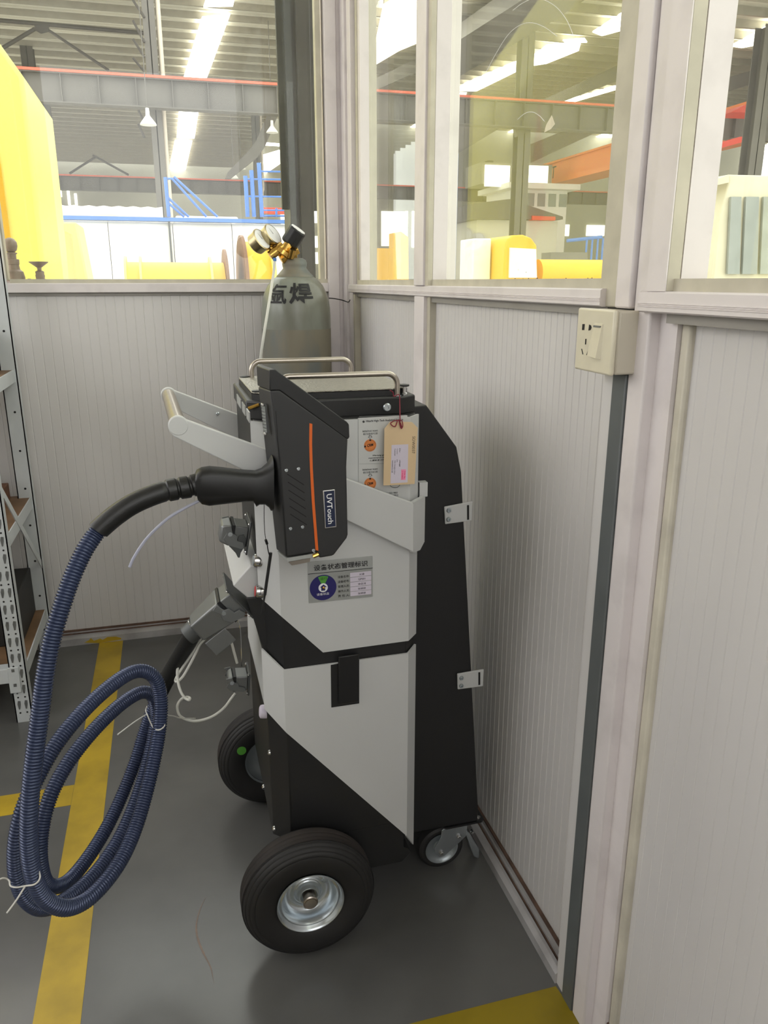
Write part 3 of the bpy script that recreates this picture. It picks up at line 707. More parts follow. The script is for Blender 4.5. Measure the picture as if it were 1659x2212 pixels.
ptx('运行', .235, .575, .1, .07); ptx('设备状态', .22, .20, .19, .06, 'white', 0)
for k, (a, b2) in enumerate((('设备名称:', '光谱'), ('设备编号:', 'GP001'), ('管理人员:', '徐亚洲'), ('操作人员:', '张婷婷'), ('责 任 人:', '张婷婷'))):
    v = .625 - .117 * k
    ptx(a, .542, v - .05, .18, .062)
    MB().prism([PL(.645, v - .085, .0006), PL(.975, v - .085, .0006), PL(.975, v + .02, .0006), PL(.645, v + .02, .0006)], (0, .0005, 0)).build('name_strip', 'lilac', pl)
    ptx(b2, .825, v - .034, .11 if k == 1 else .04 * len(b2), .052, b=0)
# ---- maker's decal
dl = MB().prism([FY(x, y, YS - .0006) for x, y in [(773, 903), (880, 897), (881, 1090), (774, 1090)]], (0, .0005, 0)).build('decal_sheet', 'decal', uc)
def dtx(s, px, py, wpx, hpx, m='ink', b=.01, ital=0):
    c = FY(px, py, YS - .0009); w = (FY(px + wpx / 2, py, YS).x - FY(px - wpx / 2, py, YS).x); hh = FY(px, py - hpx / 2, YS).z - FY(px, py + hpx / 2, YS).z
    text(s, c, XV, ZV, w, hh, m, dl, bold=b, ital=ital)
for y in (1002, 899.5):
    MB().prism([FY(776, y, YS - .0008), FY(877, y - (2 if y > 950 else 3), YS - .0008), FY(877, y + .6 - (2 if y > 950 else 3), YS - .0008), FY(776, y + .6, YS - .0008)], (0, .0002, 0)).build('rule', 'plaqued', dl)
MB().prism([FY(773.4, 903, YS - .0008), FY(774.2, 903, YS - .0008), FY(774.8, 1085, YS - .0008), FY(774, 1085, YS - .0008)], (0, .0002, 0)).build('rule', 'plaqued', dl)
dtx('Hitachi High-Tech Analytical Science', 831, 908.5, 80, 6, b=.02)
c = FY(785.5, 911, YS - .0009)
MB().lathe(c, (0, -1, 0), [(.0018, -.0003), (.0018, 0), (.001, 0), (.001, -.0003)], 16, cap=False).bx(c.x - .0014, c.x + .0014, c.y - .0001, c.y, c.z - .0003, c.z + .0003).bx(c.x - .0003, c.x + .0003, c.y - .0001, c.y, c.z - .0014, c.z + .0014).build('emblem', 'ink', dl)
for dy, s2 in ((0, '最近设备维护日期'), (83, '最近设备校准日期')):
    dtx('letzte/most recent', 799.5, 930.5 + dy, 33, 4.4, b=.01, ital=.1); dtx(s2, 800, 937 + dy, 31, 4.6, b=0)
    MB().prism([FY(x, y + dy, YS - .001) for x, y in [(797, 940.5), (802, 940.5), (802, 943.5), (805, 943.5), (799.6, 947.6), (794.4, 943.8), (797, 943.8)]], (0, .0003, 0)).build('arrow', 'ink', dl)
    MB().prism([FY(x, y + dy, YS - .0012) for x, y in [(798, 941.4), (801, 941.4), (801, 944.3), (803.2, 944.3), (799.6, 946.8), (796.4, 944.5), (798, 944.5)]], (0, .0002, 0)).build('arrow_fill', 'decal', dl)
    c = FY(799.6, 962 + dy, YS - .001)
    sk = MB().lathe(c, (0, -1, 0), [(.0102, -.0003), (.0102, .0002), (0, .0002)], 36).build('round_sticker', 'orst', dl, smooth=0)
    for k in range(24):
        a = k * math.pi / 12; pdir = V(math.cos(a), 0, math.sin(a))
        MB().prism([c + pdir * .008 + V(0, -.0004, 0) + V(-pdir.z, 0, pdir.x) * .0002, c + pdir * .0094 + V(0, -.0004, 0) + V(-pdir.z, 0, pdir.x) * .0002, c + pdir * .0094 + V(0, -.0004, 0) - V(-pdir.z, 0, pdir.x) * .0002, c + pdir * .008 + V(0, -.0004, 0) - V(-pdir.z, 0, pdir.x) * .0002], (0, .0002, 0)).build('tick', 'ink', sk)
    for a in (90, 190):
        q = c + V(.0088 * math.cos(math.radians(a)), -.0005, .0088 * math.sin(math.radians(a)))
        MB().bx(q.x - .0014, q.x + .0014, q.y, q.y + .0003, q.z - .0014, q.z + .0014).build('punch_mark', 'ink', sk)
    text('CRM', c + V(0, -.0006, .0005), V(1, 0, .12), V(-.12, 0, 1), .0105, .0048, 'ink', sk, bold=.03, ital=.2)
dtx('Wartung gemäß', 822, 983.5, 34, 4.2, b=.02, ital=.2); dtx('maintenance according', 822, 988.5, 52, 4, b=.02, ital=.2); dtx('依据标准 DIN 31051', 822, 993.5, 46, 4.2, b=.015, ital=.2)
dtx('EN ISO 9001', 846, 1065, 26, 4, b=.02); dtx('EN ISO 10012', 846, 1070.5, 28, 4, b=.02); dtx('依据标准', 846, 1075.5, 26, 4, b=.015)
MB().tube([FY(853 + 11.5 * math.sin(math.radians(a)), 1044 + 9.5 * math.cos(math.radians(a)), YS - .0009) for a in range(-75, 76, 10)], .0004, 5).build('ring_mark', 'ink', dl)

# ================================================================== PROBE WITH HOSE
gn = thing('spectrometer_probe', FY(650, 1210, 1.15), 'black pistol shaped probe with orange stripe and coiled blue hose', 'probe')
YG, YGB = 1.12, 1.186
def gp(x, y, d=0): return FY(x, y, YG - d)
def gun_slab(front, back, name, m, bev=.003):
    return MB().loft([gp(*p) for p in front], [FY(x, y, YGB) for x, y in back]).build(name, m, gn, bev=bev, seg=3)
gun_slab([(583, 843), (604, 842), (752, 947), (749, 1008), (752, 1155), (749.5, 1163), (722, 1199), (717, 1201.5), (690, 1206), (684, 1193), (617.5, 1204.5), (603, 1000)],
         [(557, 834), (585, 833), (727, 935), (725, 992), (727, 1135), (725, 1142), (700, 1174), (695, 1176), (670, 1180), (664, 1172), (597, 1188), (574, 985)], 'housing', 'gund')
gun_slab([(582, 799), (595.5, 798.2), (750, 911.5), (754.2, 917), (755.3, 944), (752.5, 949), (748, 948), (604, 843.4), (582.5, 844)],
         [(553.4, 789.4), (570, 789), (722, 900), (727, 906), (728, 930), (726, 935), (722, 934), (584, 834), (556, 833)], 'cap', 'gunk', .0015)
# bottom window block
MB().loft([gp(619, 1206), gp(679, 1196), gp(675, 1205), gp(621.5, 1214.5)], [FY(599, 1190, YGB), FY(660, 1180, YGB), FY(655, 1188, YGB), FY(601, 1197, YGB)]).build('nose_plate', 'plaque', gn)
MB().loft([gp(623, 1213.5), gp(671, 1205), gp(669, 1214), gp(630.5, 1221.5)], [FY(604, 1196, YGB), FY(652, 1188, YGB), FY(650, 1196, YGB), FY(611, 1204, YGB)]).build('nose_window', 'steel', gn)
MB().cyl(gp(676, 1202, .001), gp(688, 1197, .001), .0035, seg=10).build('brass_nipple', 'brass', gn)
# stripe
sp = [(671.5, 915), (671, 960), (672.5, 1010), (677, 1090), (684.7, 1189)]
L_ = [gp(x - 3, y - 1, .0008) for x, y in sp]; R2 = [gp(x + 3.2, y + 1, .0008) for x, y in sp]
b = MB()
for k in range(4): b.prism([L_[k], R2[k], R2[k + 1], L_[k + 1]], (0, .001, 0))
b.build('orange_stripe', 'orange', gn, smooth=0)
# badge
bd = MB().prism([gp(x, y, .0015) for x, y in [(697.3, 1060), (723.6, 1057), (727, 1139), (701.8, 1142)]], (0, .0015, 0)).build('badge', 'chrome', gn, bev=.0008)
MB().prism([gp(x, y, .0018) for x, y in [(700.2, 1062), (721.8, 1059.5), (724.8, 1136.5), (704, 1139.5)]], (0, .0006, 0)).build('badge_field', 'navy', bd)
text('UVTouch', gp(712.6, 1099.5, .0022), gp(714.6, 1134, 0) - gp(710.6, 1065, 0), gp(722, 1098, 0) - gp(704, 1100, 0), .0475, .0082, 'white', bd, bold=.012)
for x, y in ((618.6, 1016), (644.8, 1012.8), (627.6, 1142), (653.6, 1138.5), (677.2, 1189)):
    c = gp(x, y)
    k = MB().lathe(c, (0, -1, 0), [(.0026, 0), (.0026, .0008), (.0021, .0013), (.0012, .0013), (.001, .0006)], 14).build('screw', 'zinc', gn)
for k in range(6):
    x0, y0 = 620.4 + 1.3 * k, 1023 + 17.3 * k
    MB().prism([gp(x, y, .0003) for x, y in [(x0, y0), (x0 + 36, y0 + 23.3), (x0 + 36, y0 + 25.4), (x0, y0 + 2.1)]], (0, .001, 0)).build('vent_slot', 'hole', gn)
MB().tube([gp(x, y, .0001) for x, y in ((596, 888), (604, 1010), (611, 1100), (619, 1200))], .0004, 5).build('seam', 'hole', gn)
# connector port on the rear edge
e1, e2, e3, e4 = [Vector(p) for p in (FY(564.5, 872, 1.15), FY(572, 875, 1.14), FY(577, 937, 1.14), FY(570, 935, 1.15))]
pt = MB().prism([e1, e2, e3, e4], (.003, .001, 0)).build('data_port', 'alu', gn)
for k in range(8):
    MB().prism([e1.lerp(e4, (k + .6) / 9) + V(-.0005, -.0004, 0), e2.lerp(e3, (k + .6) / 9) + V(-.0005, -.0004, 0), e2.lerp(e3, (k + 1) / 9) + V(-.0005, -.0004, 0), e1.lerp(e4, (k + 1) / 9) + V(-.0005, -.0004, 0)], (.0005, 0, 0)).build('port_rib', 'pane', pt)
for a in (e1, e4): MB().fb(a.lerp(e2 if a is e1 else e3, .5) + V(-.001, -.001, 0), (XV, YV, ZV), (0, 0, 0), (.004, .009, .004)).build('port_clip', 'chrome', pt, bev=.0008)
# grip handle
hg = [(588, 985), (578, 1003), (566, 1014), (552, 1019), (520, 1017), (480, 1012), (453, 1009.5), (436, 1012), (425, 1018), (420, 1030), (423, 1060), (427, 1078), (436, 1087), (452, 1090.5), (490, 1086), (530, 1081.5), (546, 1081), (550, 1087), (553, 1092.5), (560, 1088), (572, 1088), (580, 1094), (584, 1101), (590, 1101)]
ctr = sum((FY(x, y, 1.145) for x, y in hg), Vector()) / len(hg)
def hs(Y, k):
    r = []
    for x, y in hg:
        p = FY(x, y, 1.145); cz = FY(x, 1045, 1.145).z
        r.append(V(p.x, Y, cz + (p.z - cz) * k))
    return r
b = MB(); lay = [hs(1.129, .55), hs(1.132, .85), hs(1.139, 1.0), hs(1.155, 1.0), hs(1.164, .85), hs(1.168, .55)]; n = len(hg)
vs = [p for l in lay for p in l]; fs = [tuple(range(n))[::-1], tuple(range(5 * n, 6 * n))]
for i in range(5): fs += [(i * n + k, i * n + (k + 1) % n, (i + 1) * n + (k + 1) % n, (i + 1) * n + k) for k in range(n)]
b.add(vs, fs); b.build('grip', 'gunk', gn, smooth=60)
# strain relief + sleeve
sl = even(bez([FY(428, 1046, 1.146), FY(405, 1052, 1.145), FY(380, 1056, 1.144), FY(340, 1066, 1.14), FY(290, 1087, 1.136), FY(250, 1113, 1.132), FY(217, 1141, 1.128), FY(211, 1148, 1.127)], 10), .002)
nn = len(sl)
def slr(i):
    s = i * .002
    for c0, w0 in ((.004, .006), (.02, .007), (.038, .007)):
        if abs(s - c0) < w0: return .0165
    return .0142 if s < .05 else .0152
MB().tube(sl, .014, 20, slr).build('strain_relief', 'sleeve', gn)
# hose: (px, py, Y)
HP = [(217, 1141, 1.128), (203, 1158, 1.124), (181, 1192, 1.11), (154, 1251, 1.09), (129, 1324, 1.07), (111, 1387, 1.056), (97, 1459, 1.042), (86, 1545, 1.03), (76, 1620, 1.018), (68, 1690, 1.008), (63, 1760, 1.0), (63, 1830, .998), (73, 1893, .998), (98, 1942, 1.005), (140, 1961, 1.02), (183, 1947, 1.045), (226, 1907, 1.08), (264, 1853, 1.12), (294, 1785, 1.165), (316, 1712, 1.205), (333, 1640, 1.24), (345, 1570, 1.275), (347, 1505, 1.3), (334, 1464, 1.305), (305, 1449, 1.295), (268, 1461, 1.272), (217, 1500, 1.232), (167, 1550, 1.19), (120, 1610, 1.15), (80, 1680, 1.115), (48, 1755, 1.085), (34, 1830, 1.07), (38, 1898, 1.068), (60, 1946, 1.075), (98, 1962, 1.1), (150, 1938, 1.14), (204, 1889, 1.185), (252, 1822, 1.235), (286, 1750, 1.28), (313, 1670, 1.325), (330, 1600, 1.36), (338, 1545, 1.378), (331, 1506, 1.38), (311, 1495, 1.372), (283, 1506, 1.35), (244, 1536, 1.315), (194, 1587, 1.27), (147, 1648, 1.228), (112, 1712, 1.19), (92, 1780, 1.165), (86, 1850, 1.15), (98, 1905, 1.155), (122, 1915, 1.175), (152, 1899, 1.205), (192, 1850, 1.25), (231, 1787, 1.3), (263, 1720, 1.345), (291, 1648, 1.385), (313, 1578, 1.42), (333, 1522, 1.435), (350, 1486, 1.44)]
hp = even(bez([FY(*p) for p in HP], 14), .00112)
MB().tube(hp, .0125, 12, lambda i: (.0127, .0122, .0106, .0122)[i % 4]).build('hose', 'blueh', gn, smooth=80)
MB().tube(even(bez([FY(345, 1497, 1.44), FY(360, 1468, 1.435), (FY(392, 1412, 1.405)), FY(414, 1372, 1.38), FY(425, 1350, 1.368)], 10), .004), .0158, 20).build('hose_sleeve', 'sleeve', gn)
# plug on the nose
UP = V(-.79, 0, -.58)
po = FY(515, 1284, 1.335)
pg = connector(po, UP, 1.0, 'plug', 'grey metal plug with locking lever', gn, .098)
u = UP.normalized(); v = YV.cross(u).normalized()
MB().cyl(po + u * .096, po + u * .118, .02, .0185, 20).build('cable_gland', 'alud', pg)
MB().fb(po, (u, v, YV), (.075, .038 if v.z < 0 else -.038, -.03), (.045, .032, .0025)).build('tag_plate', 'alu', pg, bev=.001)
MB().tube([po + u * .098 + v * (.021 * math.cos(a)) + YV * (.021 * math.sin(a)) for a in [k * math.pi / 12 for k in range(25)]], .0009, 6).build('wire_loop', 'chrome', pg)
# cable ties round the hose bundles
def tie(pts, name='cable_tie', r=.0012): return MB().tube(bez(pts, 8), r, 6).build(name, 'tie', gn)
tie([FY(20, 1902, 1.05), FY(23, 1914, 1.04), FY(36, 1917, 1.03), FY(54, 1914, .99), FY(75, 1910, .984), FY(86, 1897, .985), (FY(84, 1880, .995))])
tie([FY(54, 1915, .985), FY(35, 1945, .983), FY(15, 1972, .98)])
tie([FY(-6, 1902, 1.05), FY(6, 1897, 1.055), FY(16, 1899, 1.058), FY(22, 1906, 1.05)])
tie([FY(318, 1525, 1.405), FY(315, 1535, 1.4), FY(319, 1546, 1.37), FY(330, 1570, 1.29), FY(342, 1577, 1.255), (FY(354, 1570, 1.262)), FY(357, 1560, 1.28)])
tie([FY(317, 1543, 1.39), FY(290, 1560, 1.36), FY(254, 1587, 1.33)])
tie([FY(361, 1545, 1.29), FY(375, 1547, 1.33), FY(390, 1551, 1.36), FY(422, 1552, 1.4)])
# clear tube hanging from the grip
tag(MB().tube(bez([FY(430, 1082, 1.15), FY(402, 1096, 1.15), FY(360, 1122, 1.15), FY(318, 1162, 1.15), FY(290, 1203, 1.15), FY(280, 1225, 1.15)], 8), .0022, 10).build('clear_tube', 'clear'), 'short clear plastic tube dangling below the probe grip', 'tube')
# stylus on a cord
sy = thing('stylus', FY(568, 1320, 1.205), 'thin black stylus hanging on a cord beside the probe', 'stylus')
MB().tube(bez([FY(570.5, 1090, 1.17), FY(570.5, 1120, 1.175), FY(572, 1150, 1.185), FY(575, 1170, 1.19)], 6), .0006, 6).build('cord', 'ink', sy)
MB().cyl(FY(574, 1166, 1.19), FY(577, 1175, 1.192), .0022, seg=10).build('cord_stop', 'ink', sy)
MB().tube(bez([FY(577, 1175, 1.192), FY(579, 1188, 1.195), FY(582, 1199, 1.197), FY(584, 1197, 1.2)], 5), .001, 6).build('clip', 'ink', sy)
MB().cyl(FY(585, 1194, 1.198), FY(572, 1285, 1.2), .0026, seg=12).build('pen_body', 'blackm', sy)
MB().cyl(FY(572, 1285, 1.2), FY(565, 1326, 1.203), .0018, .0012, seg=10).build('pen_tip', 'blackm', sy)
# milky gas tubes below the plug
tag(MB().tube(bez([FY(438, 1365, 1.37), FY(430, 1388, 1.38), FY(415, 1412, 1.39), FY(398, 1436, 1.4), FY(384, 1458, 1.4), FY(379, 1470, 1.4), FY(384, 1472, 1.395), FY(396, 1460, 1.39), FY(410, 1436, 1.385), FY(424, 1408, 1.38), FY(432, 1392, 1.375), FY(445, 1378, 1.37)], 8), .0026, 10).build('gas_tube', 'ptfe'), 'milky tube looping twice beside the black hose sleeve', 'tube')
tag(MB().tube(bez([FY(388, 1432, 1.405), FY(383, 1450, 1.4), FY(385, 1475, 1.39), FY(391, 1495, 1.38), FY(400, 1508, 1.375), FY(408, 1512, 1.37), (FY(410, 1508, 1.37)), FY(403, 1506, 1.385), FY(391, 1511, 1.39), FY(383, 1526, 1.39), FY(388, 1545, 1.39), FY(405, 1555, 1.39), FY(428, 1557, 1.39), FY(458, 1548, 1.39), FY(483, 1530, 1.39), FY(500, 1508, 1.39), FY(508, 1498, 1.395)], 8), .0026, 10).build('gas_tube', 'ptfe'), 'milky tube with a curl sweeping to the small lower connector', 'tube')
tag(MB().tube(bez([FY(492, 1366, 1.37), FY(500, 1388, 1.375), FY(506, 1410, 1.38), FY(512, 1432, 1.39)], 8), .0026, 10).build('gas_tube', 'ptfe'), 'short straight milky tube above the small lower connector', 'tube')
tag(MB().tube(bez([FY(514, 1340, 1.35), FY(519, 1360, 1.36), FY(521, 1400, 1.37), FY(522, 1440, 1.39)], 8), .0009, 6).build('wire', 'chrome'), 'thin steel wire hanging in front of the front cover', 'wire')

# ================================================================== PAPER TAG
kt = thing('paper_tag', FY(862, 1048, 1.19), 'kraft paper tag with printed label hanging on a red cord', 'tag')
tq = [(830.6, 926), (843, 911), (890, 911.7), (902.5, 924.4), (895.7, 1045.5), (828.3, 1048.7)]
def TY(x, y, d=0): return FY(x, y, 1.196 - (y - 911) * .00004 - d)
tb = MB().prism([TY(*p) for p in tq], (0, .0006, 0)).build('tag_card', 'kraft', kt, smooth=0)
lb = MB().prism([TY(x, y, .0003) for x, y in [(846, 961.5), (882, 959.5), (880.5, 1042), (843.5, 1044.5)]], (0, .0003, 0)).build('printed_label', 'lilac', kt)
down, rt = (TY(864, 1040) - TY(867, 930)).normalized(), (TY(890, 980) - TY(840, 980)).normalized()
def ttx(s, x, y, wpx, hpx, m, b=0, par=lb): text(s, TY(x, y, .0008), down, rt, wpx * .0007, hpx * .00071, m, par, bold=b)
ttx('PMU', 863.5, 972.5, 9, 3, 'ink'); ttx('Country', 858, 975, 13, 3, 'ink'); ttx('Customer', 853.5, 977, 17, 3, 'ink')
ttx('67W10047', 863.5, 1001, 16, 3, 'ink'); ttx('CN', 858, 995, 6, 3, 'ink'); ttx('PMU Shanghai Zahyu', 852.5, 1010, 33, 3.2, 'ink'); ttx('Instruments Co. Ltd.', 848, 1008, 29, 3.2, 'ink')
MB().prism([TY(x, y, .0005) for x, y in [(866.5, 1014), (877, 1014), (876, 1037), (866, 1037)]], (0, .0002, 0)).build('highlight', 'pinkl', lb)
ttx('Order No.:', 874.5, 1026, 19, 3.6, 'pink', .02); ttx('21W30873', 869.5, 1026, 20, 3.4, 'pink', .02)
ttx('SOW0037', 893.5, 961, 40, 7, 'ink', -.01, tb)
MB().tube(bez([FY(843, 843, 1.225), FY(849, 848, 1.228), FY(851, 856, 1.228), FY(862, 853, 1.228), FY(863.5, 870, 1.222), FY(864, 890, 1.21), FY(864.5, 908, 1.2), FY(866, 916, 1.194), FY(868, 923, 1.1935)], 6), .0009, 8).build('cord', 'cord', kt)
MB().tube(bez([FY(864.5, 908, 1.2), FY(852, 909, 1.194), FY(844, 914, 1.192), FY(848, 920, 1.191), FY(854, 921, 1.191), FY(857, 914, 1.192), FY(860, 908, 1.194), FY(868, 909, 1.193), FY(870, 920, 1.191), FY(866.5, 925, 1.191), FY(862, 909, 1.193)], 6), .0009, 8).build('cord_bow', 'cord', kt)

# ================================================================== GAS CYLINDER
gx, gy = .392, 2.478
gc = thing('gas_cylinder', (gx, gy, 0), 'worn grey green gas cylinder in the corner with brass regulator', 'gas cylinder')
cb = MB().lathe((gx, gy, 0), (0, 0, 1), [(.1, 0), (.1065, .012), (.1065, 1.10), (.1055, 1.12), (.1025, 1.142), (.096, 1.165), (.085, 1.188), (.07, 1.206), (.0565, 1.2135)], 56).build('shell', 'cylg', gc, smooth=50)
MB().lathe((gx, gy, 0), (0, 0, 1), [(.0568, 1.2125), (.0568, 1.2155), (.05, 1.222), (.04, 1.233), (.0355, 1.2385), (.0375, 1.246), (.038, 1.254), (.0345, 1.263), (.022, 1.2685), (.0, 1.2685)], 40).build('neck_ring', 'cylw', gc, smooth=60)
MB().lathe((gx, gy, 0), (0, 0, 1), [(.1069, .3), (.1069, 1.05), (.1067, 1.06)], 56, cap=False).build('worn_band', 'cylw', gc, smooth=50)
def wrap(a0, z0):
    prof = [(.1065, 1.10), (.1055, 1.12), (.1025, 1.142), (.096, 1.165), (.085, 1.188), (.07, 1.206)]
    arc = [0]
    for (r1, h1), (r2, h2) in zip(prof, prof[1:]): arc.append(arc[-1] + math.hypot(r2 - r1, h2 - h1))
    def f(a, b):
        s = z0 + b; i = 0
        while i < len(arc) - 2 and s > arc[i + 1]: i += 1
        t = max(0, min(1, (s - arc[i]) / (arc[i + 1] - arc[i])))
        r = prof[i][0] + (prof[i + 1][0] - prof[i][0]) * t + .0016; z = prof[i][1] + (prof[i + 1][1] - prof[i][1]) * t + .0006
        th = a0 + a / .09
        return V(gx + r * math.sin(th), gy - r * math.cos(th), z)
    return f
text('焊', (0, 0, 0), XV, ZV, .066, .066, 'ink', cb, bold=.022, warp=wrap(.02, .068))
text('氩', (0, 0, 0), XV, ZV, .052, .062, 'ink', cb, bold=.018, warp=wrap(-.72, .066))
RY = 2.465
rg = MB().cyl(FY(634, 566, gy), FY(635, 546, RY), .011, seg=16).build('regulator', 'brass', gc)
MB().cyl(FY(606, 560, RY), FY(642, 538, RY), .0165, seg=6).build('valve_body', 'brass', rg, bev=.001)
MB().cyl(FY(583, 553, RY - .01), FY(612, 531, RY - .01), .014, seg=20).build('inlet_barrel', 'brass', rg, bev=.001)
MB().lathe(FY(612, 545, RY - .012), FY(628, 520, RY - .012) - FY(612, 545, RY - .012), [(.012, -.01), (.024, -.008), (.024, .004), (.016, .008), (.013, .03), (.0125, .045)], 24).build('bonnet', 'brass', rg, smooth=40)
MB().cyl(FY(627, 556, RY - .02), FY(632, 538, RY - .03), .012, seg=20).build('safety_valve', 'brass', rg)
kd = FY(642, 497, RY) - FY(624, 527, RY)
kn = MB().lathe(FY(624, 527, RY), kd + V(0, -.012, 0), [(.012, -.004), (.024, 0), (.027, .006), (.0275, .046), (.026, .05), (.0235, .051)], 10, cap=True).build('adjusting_knob', 'blackm', rg, bev=.002, smooth=20)
MB().lathe(FY(624, 527, RY), kd + V(0, -.012, 0), [(.0235, .0505), (.0225, .0535), (0, .0545)], 24).build('knob_cap', 'white', kn)
ng = V(.62, -.55, .5).normalized()
for px, py, lb_ in ((563, 519, 1), (587, 508, 2)):
    c = FY(px, py, RY - .01 + (.02 if lb_ == 2 else 0))
    g = MB().lathe(c, ng, [(.0, -.026), (.028, -.026), (.032, -.022), (.032, .0), (.0345, .001), (.0345, .006), (.0305, .0075)], 32, cap=False).build('gauge', 'gaugecase', rg, smooth=40)
    MB().lathe(c, ng, [(.031, .0055), (.031, .0068), (0, .0068)], 32, cap=False).build('gauge_face', 'white', g)
    e = ng.cross(ZV).normalized(); f2 = e.cross(ng)
    MB().prism([c + ng * .0068 + e * .0012, c + ng * .0068 + f2 * .02 + e * .008, c + ng * .0068 - e * .0012], ng * .0003).build('needle', 'ink', g)
    for k in range(11):
        a = math.radians(-30 + 24 * k); d = e * math.cos(a) + f2 * math.sin(a); n_ = ng.cross(d)
        MB().prism([c + ng * .0064 + d * .021 + n_ * .0005, c + ng * .0064 + d * .0255 + n_ * .0005, c + ng * .0064 + d * .0255 - n_ * .0005, c + ng * .0064 + d * .021 - n_ * .0005], ng * .0003).build('tick', 'ink', g)
    MB().cyl(c - ng * .025, FY(604 if lb_ == 1 else 606, 540 if lb_ == 1 else 528, RY), .006, seg=12).build('gauge_stem', 'brass', g)
MB().cyl(FY(593.5, 557, RY - .02), FY(593.5, 564, RY - .02), .0055, seg=12).build('tube_fitting', 'hblue', rg)
tag(MB().tube(bez([FY(593.5, 563, RY - .02), FY(591, 590, RY - .035), FY(585, 630, RY - .09), FY(577, 680, RY - .13), FY(569, 730, RY - .15), FY(563, 775, RY - .15), FY(560, 830, RY - .14), V(.28, 2.3, .6), V(.3, 2.2, .3)], 8), .0042, 10).build('gas_line', 'ptfe'), 'white gas line running down from the brass regulator', 'tube')
tag(MB().tube(bez([FY(711, 644, 2.53), FY(722, 645, 2.55), FY(738, 648, 2.58), FY(752, 652.5, 2.572), FY(756, 648, 2.56)], 6), .0016, 8).build('tie_wire', 'ink'), 'black wire tying the gas cylinder to the corner post', 'wire')

# ================================================================== STORAGE RACK AT THE LEFT
RX1 = FY(71, 1551, 2.15).x
rk = thing('storage_rack', (RX1 - .4, 2.36, 0), 'white slotted steel storage rack at the left edge', 'rack')
def post(x1, y, w, face):
    p = MB().bx(x1 - w, x1, y, y + .003, 0, 2.0).bx(x1 - .003, x1, y, y + .032, 0, 2.0).bx(x1 - w, x1 - w + .003, y, y + .032, 0, 2.0).build('upright', 'rackw', rk)
    return p
fp = post(RX1, 2.15, .043, 1)
for k in range(16):
    z = .03 + k * .0485
    for dx in (.012, .03):
        x = RX1 - dx
        MB().lathe((x, 2.1495, z), (0, -1, 0), [(.0026, 0), (.0026, .0003), (0, .0003)], 10).build('bolt_hole', 'hole', fp)
        zz = z + .024
        MB().prism([V(x + .0045, 2.149, zz + .013), V(x - .002, 2.149, zz + .014), V(x - .0045, 2.149, zz + .004), V(x - .0025, 2.149, zz - .013), V(x + .001, 2.149, zz - .013), V(x + .0042, 2.149, zz + .002)], (0, .0009, 0)).build('key_slot', 'alu', fp, bev=.0003)
BX1 = FY(62, 998, 2.56).x
b2 = post(BX1, 2.56, .045, 1)
for k in range(12):
    MB().lathe((BX1 - .02, 2.5595, .1 + .12 * k), (0, -1, 0), [(.0035, 0), (.0035, .0003), (0, .0003)], 10).build('bolt_hole', 'hole', b2)
zs = [FY(60, 1438, 2.155).z, FY(20, 1150, 2.2).z, FY(14, 800, 2.56).z]
for z in (zs[0], .55, zs[2]):
    sh = MB().bx(RX1 - 1.0, RX1 - .004, 2.185, 2.592, z - .018, z).build('shelf_board', 'board', rk)
    MB().bx(RX1 - .0035, RX1 + .0, 2.183, 2.592, z - .035, z + .001).build('side_rail', 'rackw', rk)
    if z < .5 :
        MB().bx(RX1 - 1.0, RX1 - .04, 2.148, 2.184, z - .045, z).build('front_beam', 'rackw', rk, bev=.002)
        bk = MB().bx(RX1 - .047, RX1 - .018, 2.1455, 2.1488, z - .075, z + .004).build('beam_bracket', 'rackw', rk, bev=.0012)
        for dz in (-.01, -.055): MB().prism([V(RX1 - .036, 2.145, z + dz), V(RX1 - .028, 2.145, z + dz), V(RX1 - .028, 2.145, z + dz + .009), V(RX1 - .036, 2.145, z + dz + .009)], (0, .0004, 0)).build('hook_mark', 'alu', bk)
# diagonal brace on the rack's end frame
a1, a2 = V(RX1 - .004, 2.18, FY(5, 1060, 2.18).z), V(BX1 - .004, 2.575, FY(78, 1225, 2.575).z)
MB().prism([a1 + V(0, 0, .014), a2 + V(0, 0, .014), a2 + V(0, 0, -.014), a1 + V(0, 0, -.014)], (.003, 0, 0)).build('brace', 'rackw', rk)
tag(MB().bx(RX1 - .5, RX1 - .06, 2.40, 2.57, .5505, .60).build('timber_block', 'wood', bev=.002), 'brown timber block lying on the middle rack shelf', 'timber')
tag(MB().bx(RX1 - .5, RX1 - .08, 2.33, 2.54, .6005, .63).build('timber_block', 'wood', bev=.002), 'thin brown board stacked on the timber block', 'timber')
tag(MB().bx(RX1 - .45, RX1 - .03, 2.30, 2.56, zs[0] + .0005, zs[0] + .15).build('equipment_box', 'darkbox', bev=.003), 'dark box standing on the lowest rack shelf', 'box')
tag(MB().bx(RX1 - .4, RX1 - .05, 2.42, 2.57, zs[2] + .0005, zs[2] + .12).build('equipment_box', 'darkbox', bev=.003), 'dark box standing on the top rack shelf', 'box')

